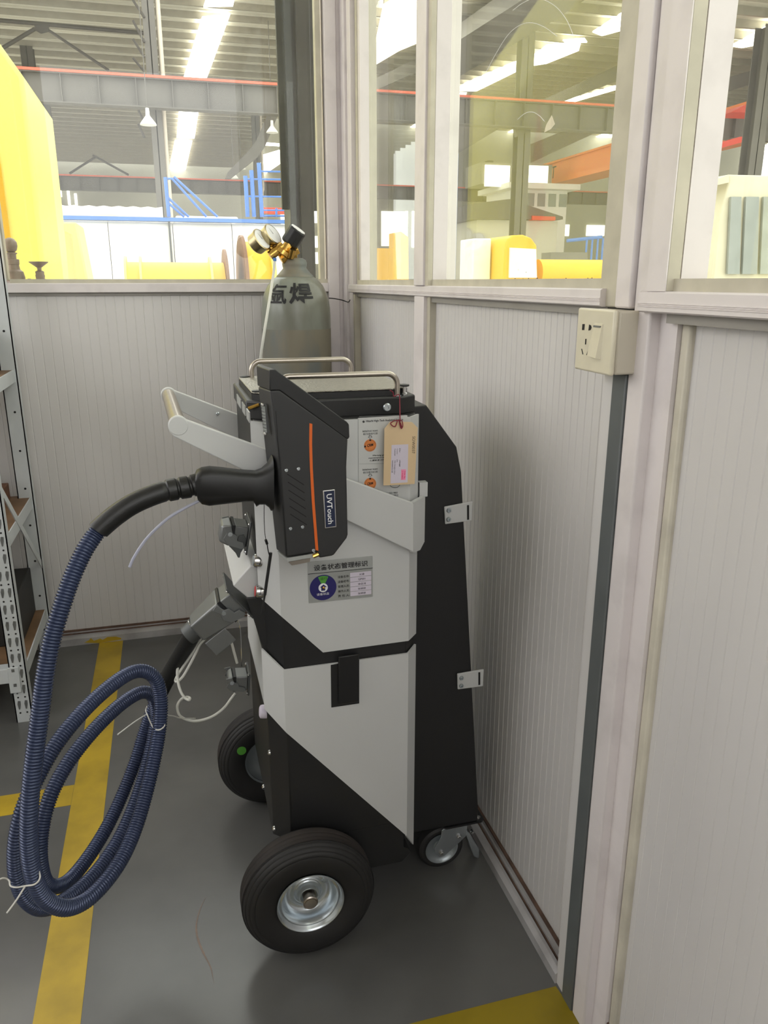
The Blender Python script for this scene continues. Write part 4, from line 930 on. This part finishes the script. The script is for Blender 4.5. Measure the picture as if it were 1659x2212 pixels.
# ---- two metal pieces standing on the outer window ledge
struct(MB().bx(-1.4, .5, 2.7005, 2.86, 1.188, 1.2).build('trim_9', 'frame'), 'outer ledge behind the back window')
def turned(px, prof, name, m, lab):
    p = FY(px, 606, 2.78)
    return tag(MB().lathe((p.x, 2.78, 1.2), (0, 0, 1), [(r * 1.0, z) for r, z in prof], 28).build(name, m, smooth=40), lab, 'metal part')
k = .00172
turned(32, [(.030, 0), (.032, .012), (.028, .03), (.02, .036), (.018, .05), (.02, .052), (.0205, .066), (.013, .068), (.0135, .082), (.017, .083), (.017, .086), (.0105, .088), (.017, .094), (.0205, .106), (.0195, .118), (.013, .127), (.004, .131)], 'ball_fitting', 'fil', 'turned metal fitting with ball top on the window ledge')
turned(88, [(.019, 0), (.019, .005), (.013, .009), (.0145, .018), (.0125, .022), (.0135, .03), (.006, .034), (.007, .042), (.022, .053), (.029, .058), (.029, .06), (.02, .0605)], 'dish_fitting', 'fil', 'small metal pedestal with flat dish top on the window ledge')
tag(MB().cyl(V(FY(44, 600, 2.775).x, 2.775, 1.204), V(FY(66, 602, 2.775).x, 2.775, 1.2045), .003).cyl(V(FY(60, 602, 2.775).x, 2.775, 1.2045), V(FY(67, 602, 2.775).x, 2.775, 1.2045), .0045, .004).build('metal_pin', 'fil'), 'short metal pin lying between the two ledge fittings', 'metal part')

# ================================================================== THE HALL OUTSIDE
ZR = 11.0
nA, oA = V(0, 0, 1), V(0, 0, ZR)
nB = V(0, -.11, 1).normalized(); oB = V(10, 30, 10.2)
XSPLIT = 7.5
rf = struct(MB().bx(-17, XSPLIT, 28.6, 76, ZR, ZR + .1).build('ceiling', 'roof', smooth=0), 'corrugated steel roof of the left hall bay')
for i in range(34):
    y = 28.7 + i * 1.4
    MB().bx(-17, XSPLIT, y, y + .09, ZR - .22, ZR).build('purlin', 'purlin', rf)
    for d in (.35, .7, 1.05): MB().bx(-17, XSPLIT, y + d, y + d + .14, ZR - .05, ZR).build('sheet_rib', 'roof', rf)
def zB(y): return 10.2 + .11 * (y - 30)
rb = struct(MB().prism([V(XSPLIT, 18, zB(18)), V(62, 18, zB(18)), V(62, 76, zB(76)), V(XSPLIT, 76, zB(76))], (0, 0, .1)).build('ceiling', 'roof', smooth=0), 'corrugated steel roof of the right hall bay')
for i in range(34):
    y = 19 + i * 1.7
    MB().prism([V(XSPLIT, y, zB(y) - .25), V(XSPLIT, y + .1, zB(y) - .25), V(XSPLIT, y + .1, zB(y)), V(XSPLIT, y, zB(y))], (54.4, 0, 0)).build('purlin', 'purlin', rb)
    MB().prism([V(XSPLIT, y + .8, zB(y + .8) - .06), V(XSPLIT, y + 1.0, zB(y + .8) - .06), V(XSPLIT, y + 1.0, zB(y + .8) + .02), V(XSPLIT, y + .8, zB(y + .8) + .02)], (54.4, 0, 0)).build('sheet_rib', 'roof', rb)
def skylight(pts, bay):
    n, o = (nA, oA) if bay == 'A' else (nB, oB)
    q = [FP(x, y, n, o - n * .27) for x, y in pts]
    MB().prism(q, n * .04).build('skylight', M['sky'], rf if bay == 'A' else rb, smooth=0)
for pts in ([(437, 38), (497, 32), (447, 168), (397, 168)], [(388, 225), (431, 226), (420, 299), (382, 298)], [(378, 304), (415, 305), (398, 379), (363, 379)], [(447, -8), (508, -8), (503, 14), (440, 16)], [(566, 336), (640, 314), (640, 330), (558, 386)], [(564, 308), (640, 314), (640, 318), (564, 314)]): skylight(pts, 'A')
for pts in ([(828, 12), (915, -40), (915, 88), (862, 110), (808, 142), (808, 106)], [(812, 328), (905, 262), (905, 302), (850, 330)], [(840, 402), (905, 356), (905, 374), (855, 402)], [(978, 198), (1005, 180), (1122, 130), (1122, 152), (1030, 197)], [(980, 202), (1008, 201), (1006, 207), (984, 207)], [(1147, 124), (1182, 98), (1255, 92), (1250, 110), (1180, 138), (1147, 143)], [(1216, 88), (1262, 84), (1268, 92), (1222, 94)], [(1280, 70), (1345, 28), (1345, 66), (1300, 78)], [(1032, 324), (1108, 280), (1112, 296), (1062, 328)], [(1195, 341), (1325, 278), (1325, 297), (1225, 341)], [(1232, 409), (1315, 385), (1315, 397), (1250, 413)], [(966, 402), (1052, 368), (1050, 380), (970, 406)], [(1216, 219), (1335, 184), (1335, 193), (1236, 222)], [(965, 0), (975, -20), (1012, -20), (976, 28)], [(1578, 100), (1690, 40), (1690, 88), (1602, 104)], [(1560, 352), (1690, 303), (1690, 316), (1566, 354)], [(972, 348), (1020, 335), (1015, 342), (975, 352)]): skylight(pts, 'B')
# end wall of the hall
we = struct(MB().bx(-17, 62, 77, 77.4, 0, 17).build('wall_far', 'farwall', smooth=0), 'pale end wall of the hall')
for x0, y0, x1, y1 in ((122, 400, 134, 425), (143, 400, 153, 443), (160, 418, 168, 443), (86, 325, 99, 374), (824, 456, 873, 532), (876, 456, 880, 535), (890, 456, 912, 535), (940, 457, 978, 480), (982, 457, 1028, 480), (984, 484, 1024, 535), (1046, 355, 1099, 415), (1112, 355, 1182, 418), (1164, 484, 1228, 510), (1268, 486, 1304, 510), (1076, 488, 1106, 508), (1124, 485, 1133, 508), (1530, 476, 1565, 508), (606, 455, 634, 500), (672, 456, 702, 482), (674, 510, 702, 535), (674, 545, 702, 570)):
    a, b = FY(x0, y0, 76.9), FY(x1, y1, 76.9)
    MB().bx(a.x, b.x, 76.8, 77, b.z, a.z).build('window_and_reflection_pane', M['win_refl'], we, smooth=0)  # glowing panes: hall windows, and several imitating reflections in the booth glass
# ---- crane runway beams
def runway(Y, pa, pb, hpx, lab, x0=-14, x1=45):
    a, b = FY(*pa, Y), FY(*pb, Y); z = (a.z + b.z) / 2; h = hpx / 1680 * Y * 1.04
    o = thing('runway_beam', (x0, Y, z - h), lab, 'steel beam', 'crane runway beams')
    MB().bx(x0, x1, Y - .01, Y + .01, z - h, z - .06).build('web', 'hsteel', o)
    MB().bx(x0, x1, Y - .2, Y + .2, z - h - .03, z - h).build('bottom_flange', 'hsteel', o)
    MB().bx(x0, x1, Y - .2, Y + .2, z - .06, z - .03).build('top_flange', 'hsteel', o)
    MB().bx(x0, x1, Y - .24, Y - .17, z - .03, z + .04).build('conductor_rail', 'rail', o)
    for k in range(int((x1 - x0) / 1.05)): MB().bx(x0 + k * 1.05, x0 + k * 1.05 + .02, Y - .17, Y - .01, z - h, z - .06).build('stiffener', 'hsteel', o)
    return o
runway(27, (45, 150), (605, 187), 48, 'nearest grey crane runway beam with red conductor rail')
runway(52, (120, 378), (600, 394), 24, 'farther crane runway beam with red rail lower in the window', -20, 70)
# ---- columns
def column(px, Y, w, ztop, lab, m='hsteel', py=300, pipe=None):
    c = FY(px, py, Y)
    o = thing('hall_column', (c.x, Y, 0), lab, 'column', 'hall columns')
    MB().bx(c.x - w / 2, c.x + w / 2, Y - w / 2, Y - w / 2 + .03, 0, ztop).build('flange', m, o)
    MB().bx(c.x - w / 2, c.x + w / 2, Y + w / 2 - .03, Y + w / 2, 0, ztop).build('flange', m, o)
    MB().bx(c.x - .015, c.x + .015, Y - w / 2, Y + w / 2, 0, ztop).build('web', m, o)
    if pipe:
        d = w / 2 + .11
        MB().tube([V(c.x + d, Y, ztop), V(c.x + d, Y, 6.6), V(c.x + d, Y, 6.45), V(c.x + d - .06, Y, 6.3), V(c.x + d - .06, Y, 2)], .075, 12).build('drain_pipe', 'pipeb', o)
    return o
column(337, 27.8, .36, ZR - .25, 'grey hall column with beige drain pipe near the skylight strip', pipe=True, py=250)
column(1129, 27.8, .46, 10, 'olive grey hall column seen through the wide dusty pane', py=250)
column(557, 50, .4, ZR - .25, 'thin distant hall column beside the blue ladder', pipe=True, py=400)
column(112, 52, .5, ZR - .25, 'far left distant hall column behind the yellow crane leg', py=350)
column(75, 40, .5, ZR - .25, 'dark distant column touching the yellow crane leg', 'hsteeld', py=250)
column(1055, 60, .5, 10, 'pale distant column left of the white panels', py=400)
column(1640, 24, .5, 9, 'grey hall column at the right edge above the enclosure', py=200)
# bracket on the column seen through the wide pane
c = FY(1129, 272, 27.4)
tag(MB().prism([c + V(-.35, 0, .15), c + V(.35, 0, .15), c + V(.3, 0, -.15), c + V(-.2, 0, -.35)], (0, .2, 0)).build('beam_bracket', 'hsteel'), 'steel bracket carrying the runway beam on the olive column', 'bracket')
# ---- roof bracing in the left bay
def bar(pts, Y, r, name, m, lab, cat, group):
    q = [FY(x, y, Y) for x, y in pts]
    return MB().tube(q, r, 8).build(name, m, rf)
g1 = 'roof bracing bars'
bar([(-20, 42), (330, 73)], 34, .07, 'bracing_bar', 'hsteeld', 'long dark bracing bar running left from the column', 'steel bar', g1)
bar([(76, 62), (5, 104)], 34, .07, 'bracing_bar', 'hsteeld', 'short diagonal brace falling left to the yellow crane leg', 'steel bar', g1)
bar([(100, 62), (235, 152)], 34, .05, 'bracing_bar', 'hsteeld', 'long diagonal brace falling right to the runway beam', 'steel bar', g1)
MB().prism([FY(x, y, 33.9) for x, y in [(74, 54), (106, 55), (105, 68), (88, 72), (76, 65)]], (0, .06, 0)).build('gusset_plate', 'hsteeld', rf)
bar([(205, 340), (150, 375)], 50, .06, 'bracing_bar', 'hsteeld', 'small distant brace above the far runway beam, left half', 'steel bar', g1)
bar([(200, 335), (278, 378)], 50, .06, 'bracing_bar', 'hsteeld', 'small distant brace above the far runway beam, right half', 'steel bar', g1)
for k, (y0, ln) in enumerate(((0, 38), (44, 48), (84, 40), (125, 30), (238, 26), (268, 30))):
    bar([(287 + (k > 3) * 12, y0), (312, y0 + ln)], 27.6, .035, 'knee_brace', 'hsteeld', 'dark purlin knee brace left of the pipe column', 'steel bar', 'purlin knee braces')
# haunched rafter on the right of the back window
MB().prism([FY(x, y, 40) for x, y in [(582, 238), (600, 236), (600, 250), (572, 318), (556, 340), (498, 386), (486, 386), (492, 372), (540, 322), (556, 300)]], (0, .3, 0)).build('haunched_rafter', 'hsteel', rf)
# rafters of the right bay
for pts in ([(940, 196), (1190, 48), (1400, -90), (1300, -110), (940, 120)],):
    q = [FP(x, y, nB, oB - nB * .9) for x, y in pts]
    MB().prism(q, (0, 0, .5)).build('rafter', 'hsteel', rb)
for pts, Y in (([(1146, 228), (1340, 138), (1340, 172), (1146, 246)], 34), ([(950, 270), (1105, 262), (1000, 325), (950, 350)], 44), ([(1146, 312), (1340, 232), (1340, 262), (1146, 352)], 44), ([(800, 175), (912, 120), (912, 150), (800, 200)], 36), ([(1545, 175), (1700, 130), (1700, 160), (1545, 205)], 32), ([(1540, 265), (1700, 245), (1700, 270), (1540, 292)], 40)):
    MB().prism([FY(x, y, Y) for x, y in pts], (0, .35, 0)).build('rafter', 'hsteel', rb)
# ---- pendant lamps
for px, py, Y, lab in ((320, 262, 26, 'white pendant lamp beside the pipe column'), (588, 281, 34, 'white pendant lamp under the haunched rafter'), (521, 361, 44, 'small distant pendant lamp, upper of two'), (505, 381, 44, 'small distant pendant lamp, lower of two')):
    c = FY(px, py, Y)
    o = thing('pendant_lamp', c, lab, 'lamp', 'hall pendant lamps')
    MB().lathe(c, (0, 0, -1), [(.05, -.35), (.06, -.15), (.22, .05), (.24, .1), (.2, .1), (.05, -.1)], 16).build('shade', 'facade', o)
    MB().cyl(c + V(0, 0, .3), V(c.x, c.y, ZR - .2), .015, seg=6).build('stem', 'hsteel', o)
def gpr(pts, Y, d):
    q = [FY(x, y, Y) for x, y in pts]
    return MB().prism([V(p.x, p.y, 0) if y >= 600 else p for p, (x, y) in zip(q, pts)], (0, d, 0))
# ---- yellow crane leg close to the back window
yl = thing('gantry_crane', FY(40, 620, 4.1), 'huge bright yellow crane leg at the left of the back window', 'crane')
P = [FY(x, y, 4.1) for x, y in [(-420, -430), (-60, 10), (0, 95), (50, 165), (80, 420), (99, 607)]]
bot = V(P[-1].x + .02, 4.1, 0)
MB().prism(P + [bot, V(-2.6, 4.1, 0), V(-2.6, 4.1, P[0].z)], (0, 1.0, 0)).build('leg', 'yellow', yl, bev=.02)
MB().prism([FY(x, y, 4.09) for x, y in [(-40, 150), (0, 352), (26, 540), (14, 540), (0, 500), (-40, 420)]], (0, .01, 0)).build('inner_rib', 'yellowd', yl)
tag(gpr([(84, 489), (135, 494), (150, 640), (84, 640)], 8, .8).build('yellow_cabinet', 'yellowd', bev=.02), 'deep yellow steel cabinet right of the crane leg', 'cabinet')
tag(gpr([(84, 478), (165, 480), (218, 640), (84, 640)], 9.2, .8).build('yellow_reflection', 'yellow', bev=.02), 'pale yellow sloping block imitating a reflection behind the deep yellow cabinet', 'reflection')  # solid block standing in for a light yellow reflection
# ---- white clad tank with blue top beam
YT = 14.0
tk = thing('clad_tank', FY(350, 640, YT), 'long white clad tank with blue top beam behind the back window', 'tank')
for x0, x1 in ((60, 232), (233, 372), (373, 500), (501, 640)):
    a, b = FY(x0, 482, YT), FY(x1, 482, YT)
    ztop = FY(350, 478, YT).z
    sec = [(0, 0), (0, ztop - .1), (.05, ztop - .02), (.2, ztop), (1.4, ztop), (1.4, 0)]
    MB().prism([V(a.x, YT + y, z) for y, z in sec], (b.x - a.x - .003, 0, 0)).build('cladding_sheet', 'silver', tk)
ztop = FY(350, 478, YT).z
za_ = FY(350, 470, YT).z
MB().bx(FY(60, 480, YT).x, FY(650, 480, YT).x, YT - .05, YT + .1, ztop, za_).build('top_beam', 'hblue', tk)
MB().bx(FY(365, 480, YT).x - .015, FY(365, 480, YT).x + .015, YT - .03, YT, FY(375, 570, YT).z, ztop).build('hanging_cord', 'alud', tk)
dz = FY(200, 452, YT).z
dct = MB().tube([V(FY(60, 450, YT).x + k * .12, YT + .9, dz + .02) for k in range(int((FY(380, 450, YT).x - FY(60, 450, YT).x) / .12))], .1, 12, lambda i: .115 if i % 2 else .095).build('corrugated_duct', 'duct'); tag(dct, 'long pale corrugated duct lying on the clad tank', 'duct')
tag(MB().bx(FY(380, 462, YT).x, FY(520, 462, YT).x, YT + .5, YT + 1.3, za_, FY(450, 462, YT).z).build('white_case', 'facade', bev=.03), 'low white case lying behind the blue stair rails', 'case')
zt = za_ + .002
st_ = thing('blue_stair_rail', FY(362, 470, YT), 'blue steel stair rails sloping down on the clad tank', 'railing')
def hb(pts, r, par, nm='rail', Y=YT + .06): return MB().tube([FY(x, y, Y) for x, y in pts], r, 8).build(nm, 'hblue', par)
hb([(357, 383), (365, 468.5)], .03, st_, 'post')
for q in ([(362, 386), (372, 386), (446, 468.5)], [(376, 382), (470, 468.5)], [(363, 427), (408, 468.5)], [(363, 438), (398, 468.5)]): hb(q, .02, st_)
ladd = thing('blue_ladder', FY(548, 470, YT), 'blue ladder posts with rungs rising from the clad tank', 'ladder')
for q in ([(530, 380), (535, 468.5)], [(543, 368), (549, 468.5)], [(559, 352), (566, 468.5)]): hb(q, .035, ladd, 'post')
for q in ([(530, 387), (660, 388)], [(530, 424), (660, 426)], [(556, 370), (660, 372)], [(566, 454), (660, 455)], [(566, 466), (660, 467)]): hb(q, .014, ladd, 'rung')
hb([(597, 450), (597, 468.5)], .02, ladd, 'post')
rg_ = thing('red_girder', V(FY(610, 455, YT + 8).x, YT + 8, 0), 'red box girder on posts behind the blue ladder', 'girder')
MB().prism([FY(x, y, YT + 8) for x, y in [(570, 448), (650, 450), (650, 463), (570, 461)]], (0, .2, 0)).build('box', 'hred', rg_)
for x in (575, 645): MB().bx(FY(x, 460, YT + 8).x - .05, FY(x, 460, YT + 8).x + .05, YT + 8, YT + 8.2, 0, FY(x, 461.5, YT + 8).z).build('leg', 'hsteel', rg_)
# ---- yellow spool assembly
ys = thing('yellow_spool', FY(430, 640, 6.2), 'yellow pipe spool with round flanges behind the sill', 'pipe spool')
zc_ = 1.1
def along(px): return FY(px, 590, 6.2).x
def ring(px0, px1, r, nm, m, m2=None):
    MB().cyl((along(px0), 6.2, zc_), (along(px1), 6.2, zc_), r, seg=48).build(nm, m, ys)
ring(275, 483, .235, 'pipe', 'yellowd')
for a in (271, 303, 452): ring(a, a + 5, .275, 'collar', 'yellow')
ring(484, 489, .33, 'flange', 'rustd'); ring(520, 527, .43, 'flange', 'rustd'); ring(527, 575, .385, 'drum', 'yellowd'); ring(575, 583, .43, 'flange', 'yellow')
for a in (300, 470, 560): MB().bx(along(a) - .04, along(a) + .04, 6.05, 6.35, 0, zc_ - .1).build('stand', 'hsteel', ys)
# ---- dark steel column right outside the back window
dk = thing('outer_column', FY(645, 640, 2.95), 'dark brown steel column just outside the back window', 'column')
def dbox(x0, x1, ytop, ybot, y0, y1, m, nm):
    a, b = FY(x0, ybot, y0), FY(x1, ytop, y0)
    MB().bx(a.x, b.x, y0, y1, 0 if ybot > 600 else a.z, 2.7).build(nm, m, dk, bev=.002)
dbox(633, 651, 0, 640, 2.95, 3.1, 'coldark', 'web'); dbox(656, 668, 0, 640, 2.93, 3.1, 'cololive', 'flange')
dbox(610, 632.5, 0, 452, 2.97, 2.99, 'coldark', 'reflection_plate'); dbox(668.5, 702, 0, 455, 2.97, 2.99, 'coldark', 'reflection_plate')  # upper side plates imitate a dark reflection in the back pane
# ---- right bay: orange crane, white office, yellow machine
oc = thing('orange_crane', FY(1260, 400, 20), 'orange bridge crane girder behind the wide dusty pane', 'crane')
XG = 24.0
z_hi = FX(1312, 318, XG).z; z_lo = FX(1312, 370, XG).z
hh_ = z_hi - z_lo
MB().bx(XG, XG + 1.2, 27.3, 51.7, z_lo + hh_ * .26, z_hi).build('web', 'horange', oc)
MB().bx(XG - .25, XG + 1.45, 27.3, 51.7, z_lo, z_lo + hh_ * .22).build('bottom_flange', 'horange', oc)
MB().bx(XG - .15, XG + 1.35, 27.3, 51.7, z_hi, z_hi + .1).build('top_flange', 'horange', oc)
for Y in (27.5, 51.5): MB().bx(XG - 1.2, XG + 2.4, Y - .25, Y + .2, z_lo, z_lo + .9).build('end_carriage', 'horange', oc)
text('10T', V(XG - .02, 48.4, z_lo + hh_ * .58), V(0, -1, 0), ZV, 1.8, .7, 'hsteeld', oc)
rc = thing('red_crane', V(FY(1640, 300, 26).x, 26, 0), 'red crane with hoist trolley seen through the nearest pane', 'crane')
MB().prism([FY(x, y, 25) for x, y in [(1580, 242), (1610, 226), (1690, 224), (1690, 246)]], (0, 1, 0)).build('trolley', 'hred', rc)
MB().prism([FY(x, y, 26) for x, y in [(1545, 312), (1600, 295), (1640, 297), (1550, 322)]], (0, .6, 0)).build('girder', 'hred', rc)
q = FY(1636, 300, 26.2)
MB().bx(q.x - .2, q.x + .2, 26, 26.5, 0, q.z).build('leg', 'hsteel', rc)
of = thing('office_block', FY(1165, 640, 45), 'white office block with a row of windows far in the hall', 'building')
a, b = FY(1108, 415, 45), FY(1222, 474, 45)
MB().bx(a.x, b.x, 45, 49, 0, a.z + .15).build('wall', 'facade', of)
for k in range(5):
    x0 = a.x + (b.x - a.x) * (.02 + k * .2)
    MB().bx(x0 + .12, x0 + (b.x - a.x) * .17, 44.95, 45.02, FY(1165, 446, 45).z, FY(1165, 418, 45).z).build('window_pane', 'pane', of)
MB().bx(a.x - .6, b.x + .4, 44.2, 49, a.z + .15, a.z + .45).build('flat_roof', 'facade', of)
u0, u1 = FY(1040, 350, 45.5), FY(1190, 418, 45.5)
MB().bx(u0.x, u1.x, 45.5, 48, a.z + .45, u0.z).build('reflection_backing', 'farwall', of)  # added box that only carries the glowing reflection panels
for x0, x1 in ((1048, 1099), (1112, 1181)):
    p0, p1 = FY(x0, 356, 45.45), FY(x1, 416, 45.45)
    MB().bx(p0.x, p1.x, 45.4, 45.5, p1.z + .3, p0.z).build('reflection_panel', M['win_refl'], of, smooth=0)  # glowing panels imitate bright reflections in the wide pane
sd = thing('shed', V(FY(1118, 470, 38).x, 40, 0), 'grey shed with sloping roof and red band before the office block', 'building')
MB().prism([FY(x, y, 38) for x, y in [(1020, 440), (1100, 430), (1216, 468), (1216, 474), (1020, 474)]], (0, 4, 0)).build('roof', 'hsteel', sd)
a, b = FY(1030, 474, 38.3), FY(1205, 474, 38.3)
MB().bx(a.x, b.x, 38.3, 41.5, 0, min(a.z, b.z)).build('wall', 'roof', sd)
MB().prism([FY(x, y, 37.9) for x, y in [(1150, 466), (1200, 468), (1200, 476), (1150, 475)]], (0, .4, 0)).build('red_band', 'hred', sd)
ym = thing('yellow_machine', FY(1125, 640, 10), 'yellow machine housing with rounded hood behind the wide pane', 'machine')
ap = [(1086, 620), (1090, 535), (1096, 518), (1108, 508), (1130, 507), (1148, 514), (1160, 530), (1164, 620)]
gpr(ap, 10, 1.2).build('hood', 'yellowd', ym, bev=.02)
MB().prism([FY(x, y, 9.97) for x, y in [(1102, 535), (1158, 538), (1160, 600), (1100, 600)]], (0, .03, 0)).build('front_panel', 'facade', ym)
tag(gpr([(1022, 515), (1062, 515), (1060, 620), (1020, 620)], 10.4, .5).build('white_cabinet', 'facade', bev=.02), 'white cabinet left of the yellow machine', 'cabinet')
pz = FY(1250, 560, 10).z
tag(MB().cyl((FY(1175, 580, 10).x, 10.2, pz - .18), (FY(1565, 580, 10).x, 10.2, pz - .18), .18, seg=32).bx(FY(1250, 580, 10).x - .05, FY(1250, 580, 10).x + .05, 10.1, 10.3, 0, pz - .2).build('yellow_pipe', 'yellowd'), 'long horizontal yellow pipe behind the wide pane', 'pipe')
tag(MB().cyl((FY(806, 580, 8).x, 8, 0), (FY(806, 580, 8).x, 8, FY(806, 538, 8).z), .22, seg=32).build('yellow_drum', 'yellowd'), 'upright yellow drum behind the narrow pane', 'drum')
tag(gpr([(866, 500), (882, 512), (886, 640), (866, 640)], 9, .5).build('yellow_pillar', 'yellowd'), 'yellow pillar left of the mullion behind the narrow pane', 'pillar')
bp_ = thing('blue_mast', FY(987, 640, 12), 'slim blue lattice mast left in the wide pane', 'mast')
MB().tube([FY(987, 332, 12), V(FY(987, 332, 12).x, 12, 0)], .025, 8).build('pole', 'hblue', bp_)
for y in (345, 385, 425): MB().tube([FY(987, y - 12, 12), FY(960, y + 4, 12)], .02, 8).build('arm', 'hblue', bp_)
fr_ = thing('blue_railing', FY(1270, 640, 22), 'distant blue railing beneath the bright windows', 'railing')
MB().tube([FY(1225, 520, 22), FY(1300, 512, 22)], .05, 8).build('rail', 'hblue', fr_)
for x in (1268, 1280, 1292, 1303): MB().tube([FY(x, 514, 22), V(FY(x, 514, 22).x, 22, 0)], .03, 8).build('post', 'hblue', fr_)
tag(gpr([(1190, 545), (1270, 545), (1270, 600), (1190, 600)], 18, .5).build('steel_rack', 'hsteel'), 'grey steel rack behind the yellow pipe', 'rack')
# machine enclosure at the right edge
en = thing('machine_enclosure', FY(1620, 640, 5), 'beige machine enclosure with glazed doors at the right edge', 'machine')
gpr([(1545, 620), (1553, 476), (1575, 392), (1575, 377), (1800, 382), (1800, 620)], 5, 1.2).build('cabinet', 'machine', en, bev=.01)
MB().prism([FY(x, y, 4.98) for x, y in [(1536, 392), (1575, 377), (1575, 394), (1536, 403)]], (0, 1.0, 0)).build('hood_edge', 'machine', en)
for x0, x1 in ((1580, 1602), (1612, 1640), (1650, 1690)):
    MB().prism([FY(x, y, 4.97) for x, y in [(x0, 425), (x1, 425), (x1 - 4, 592), (x0 - 8, 592)]], (0, .02, 0)).build('glazed_door', 'pane', en)
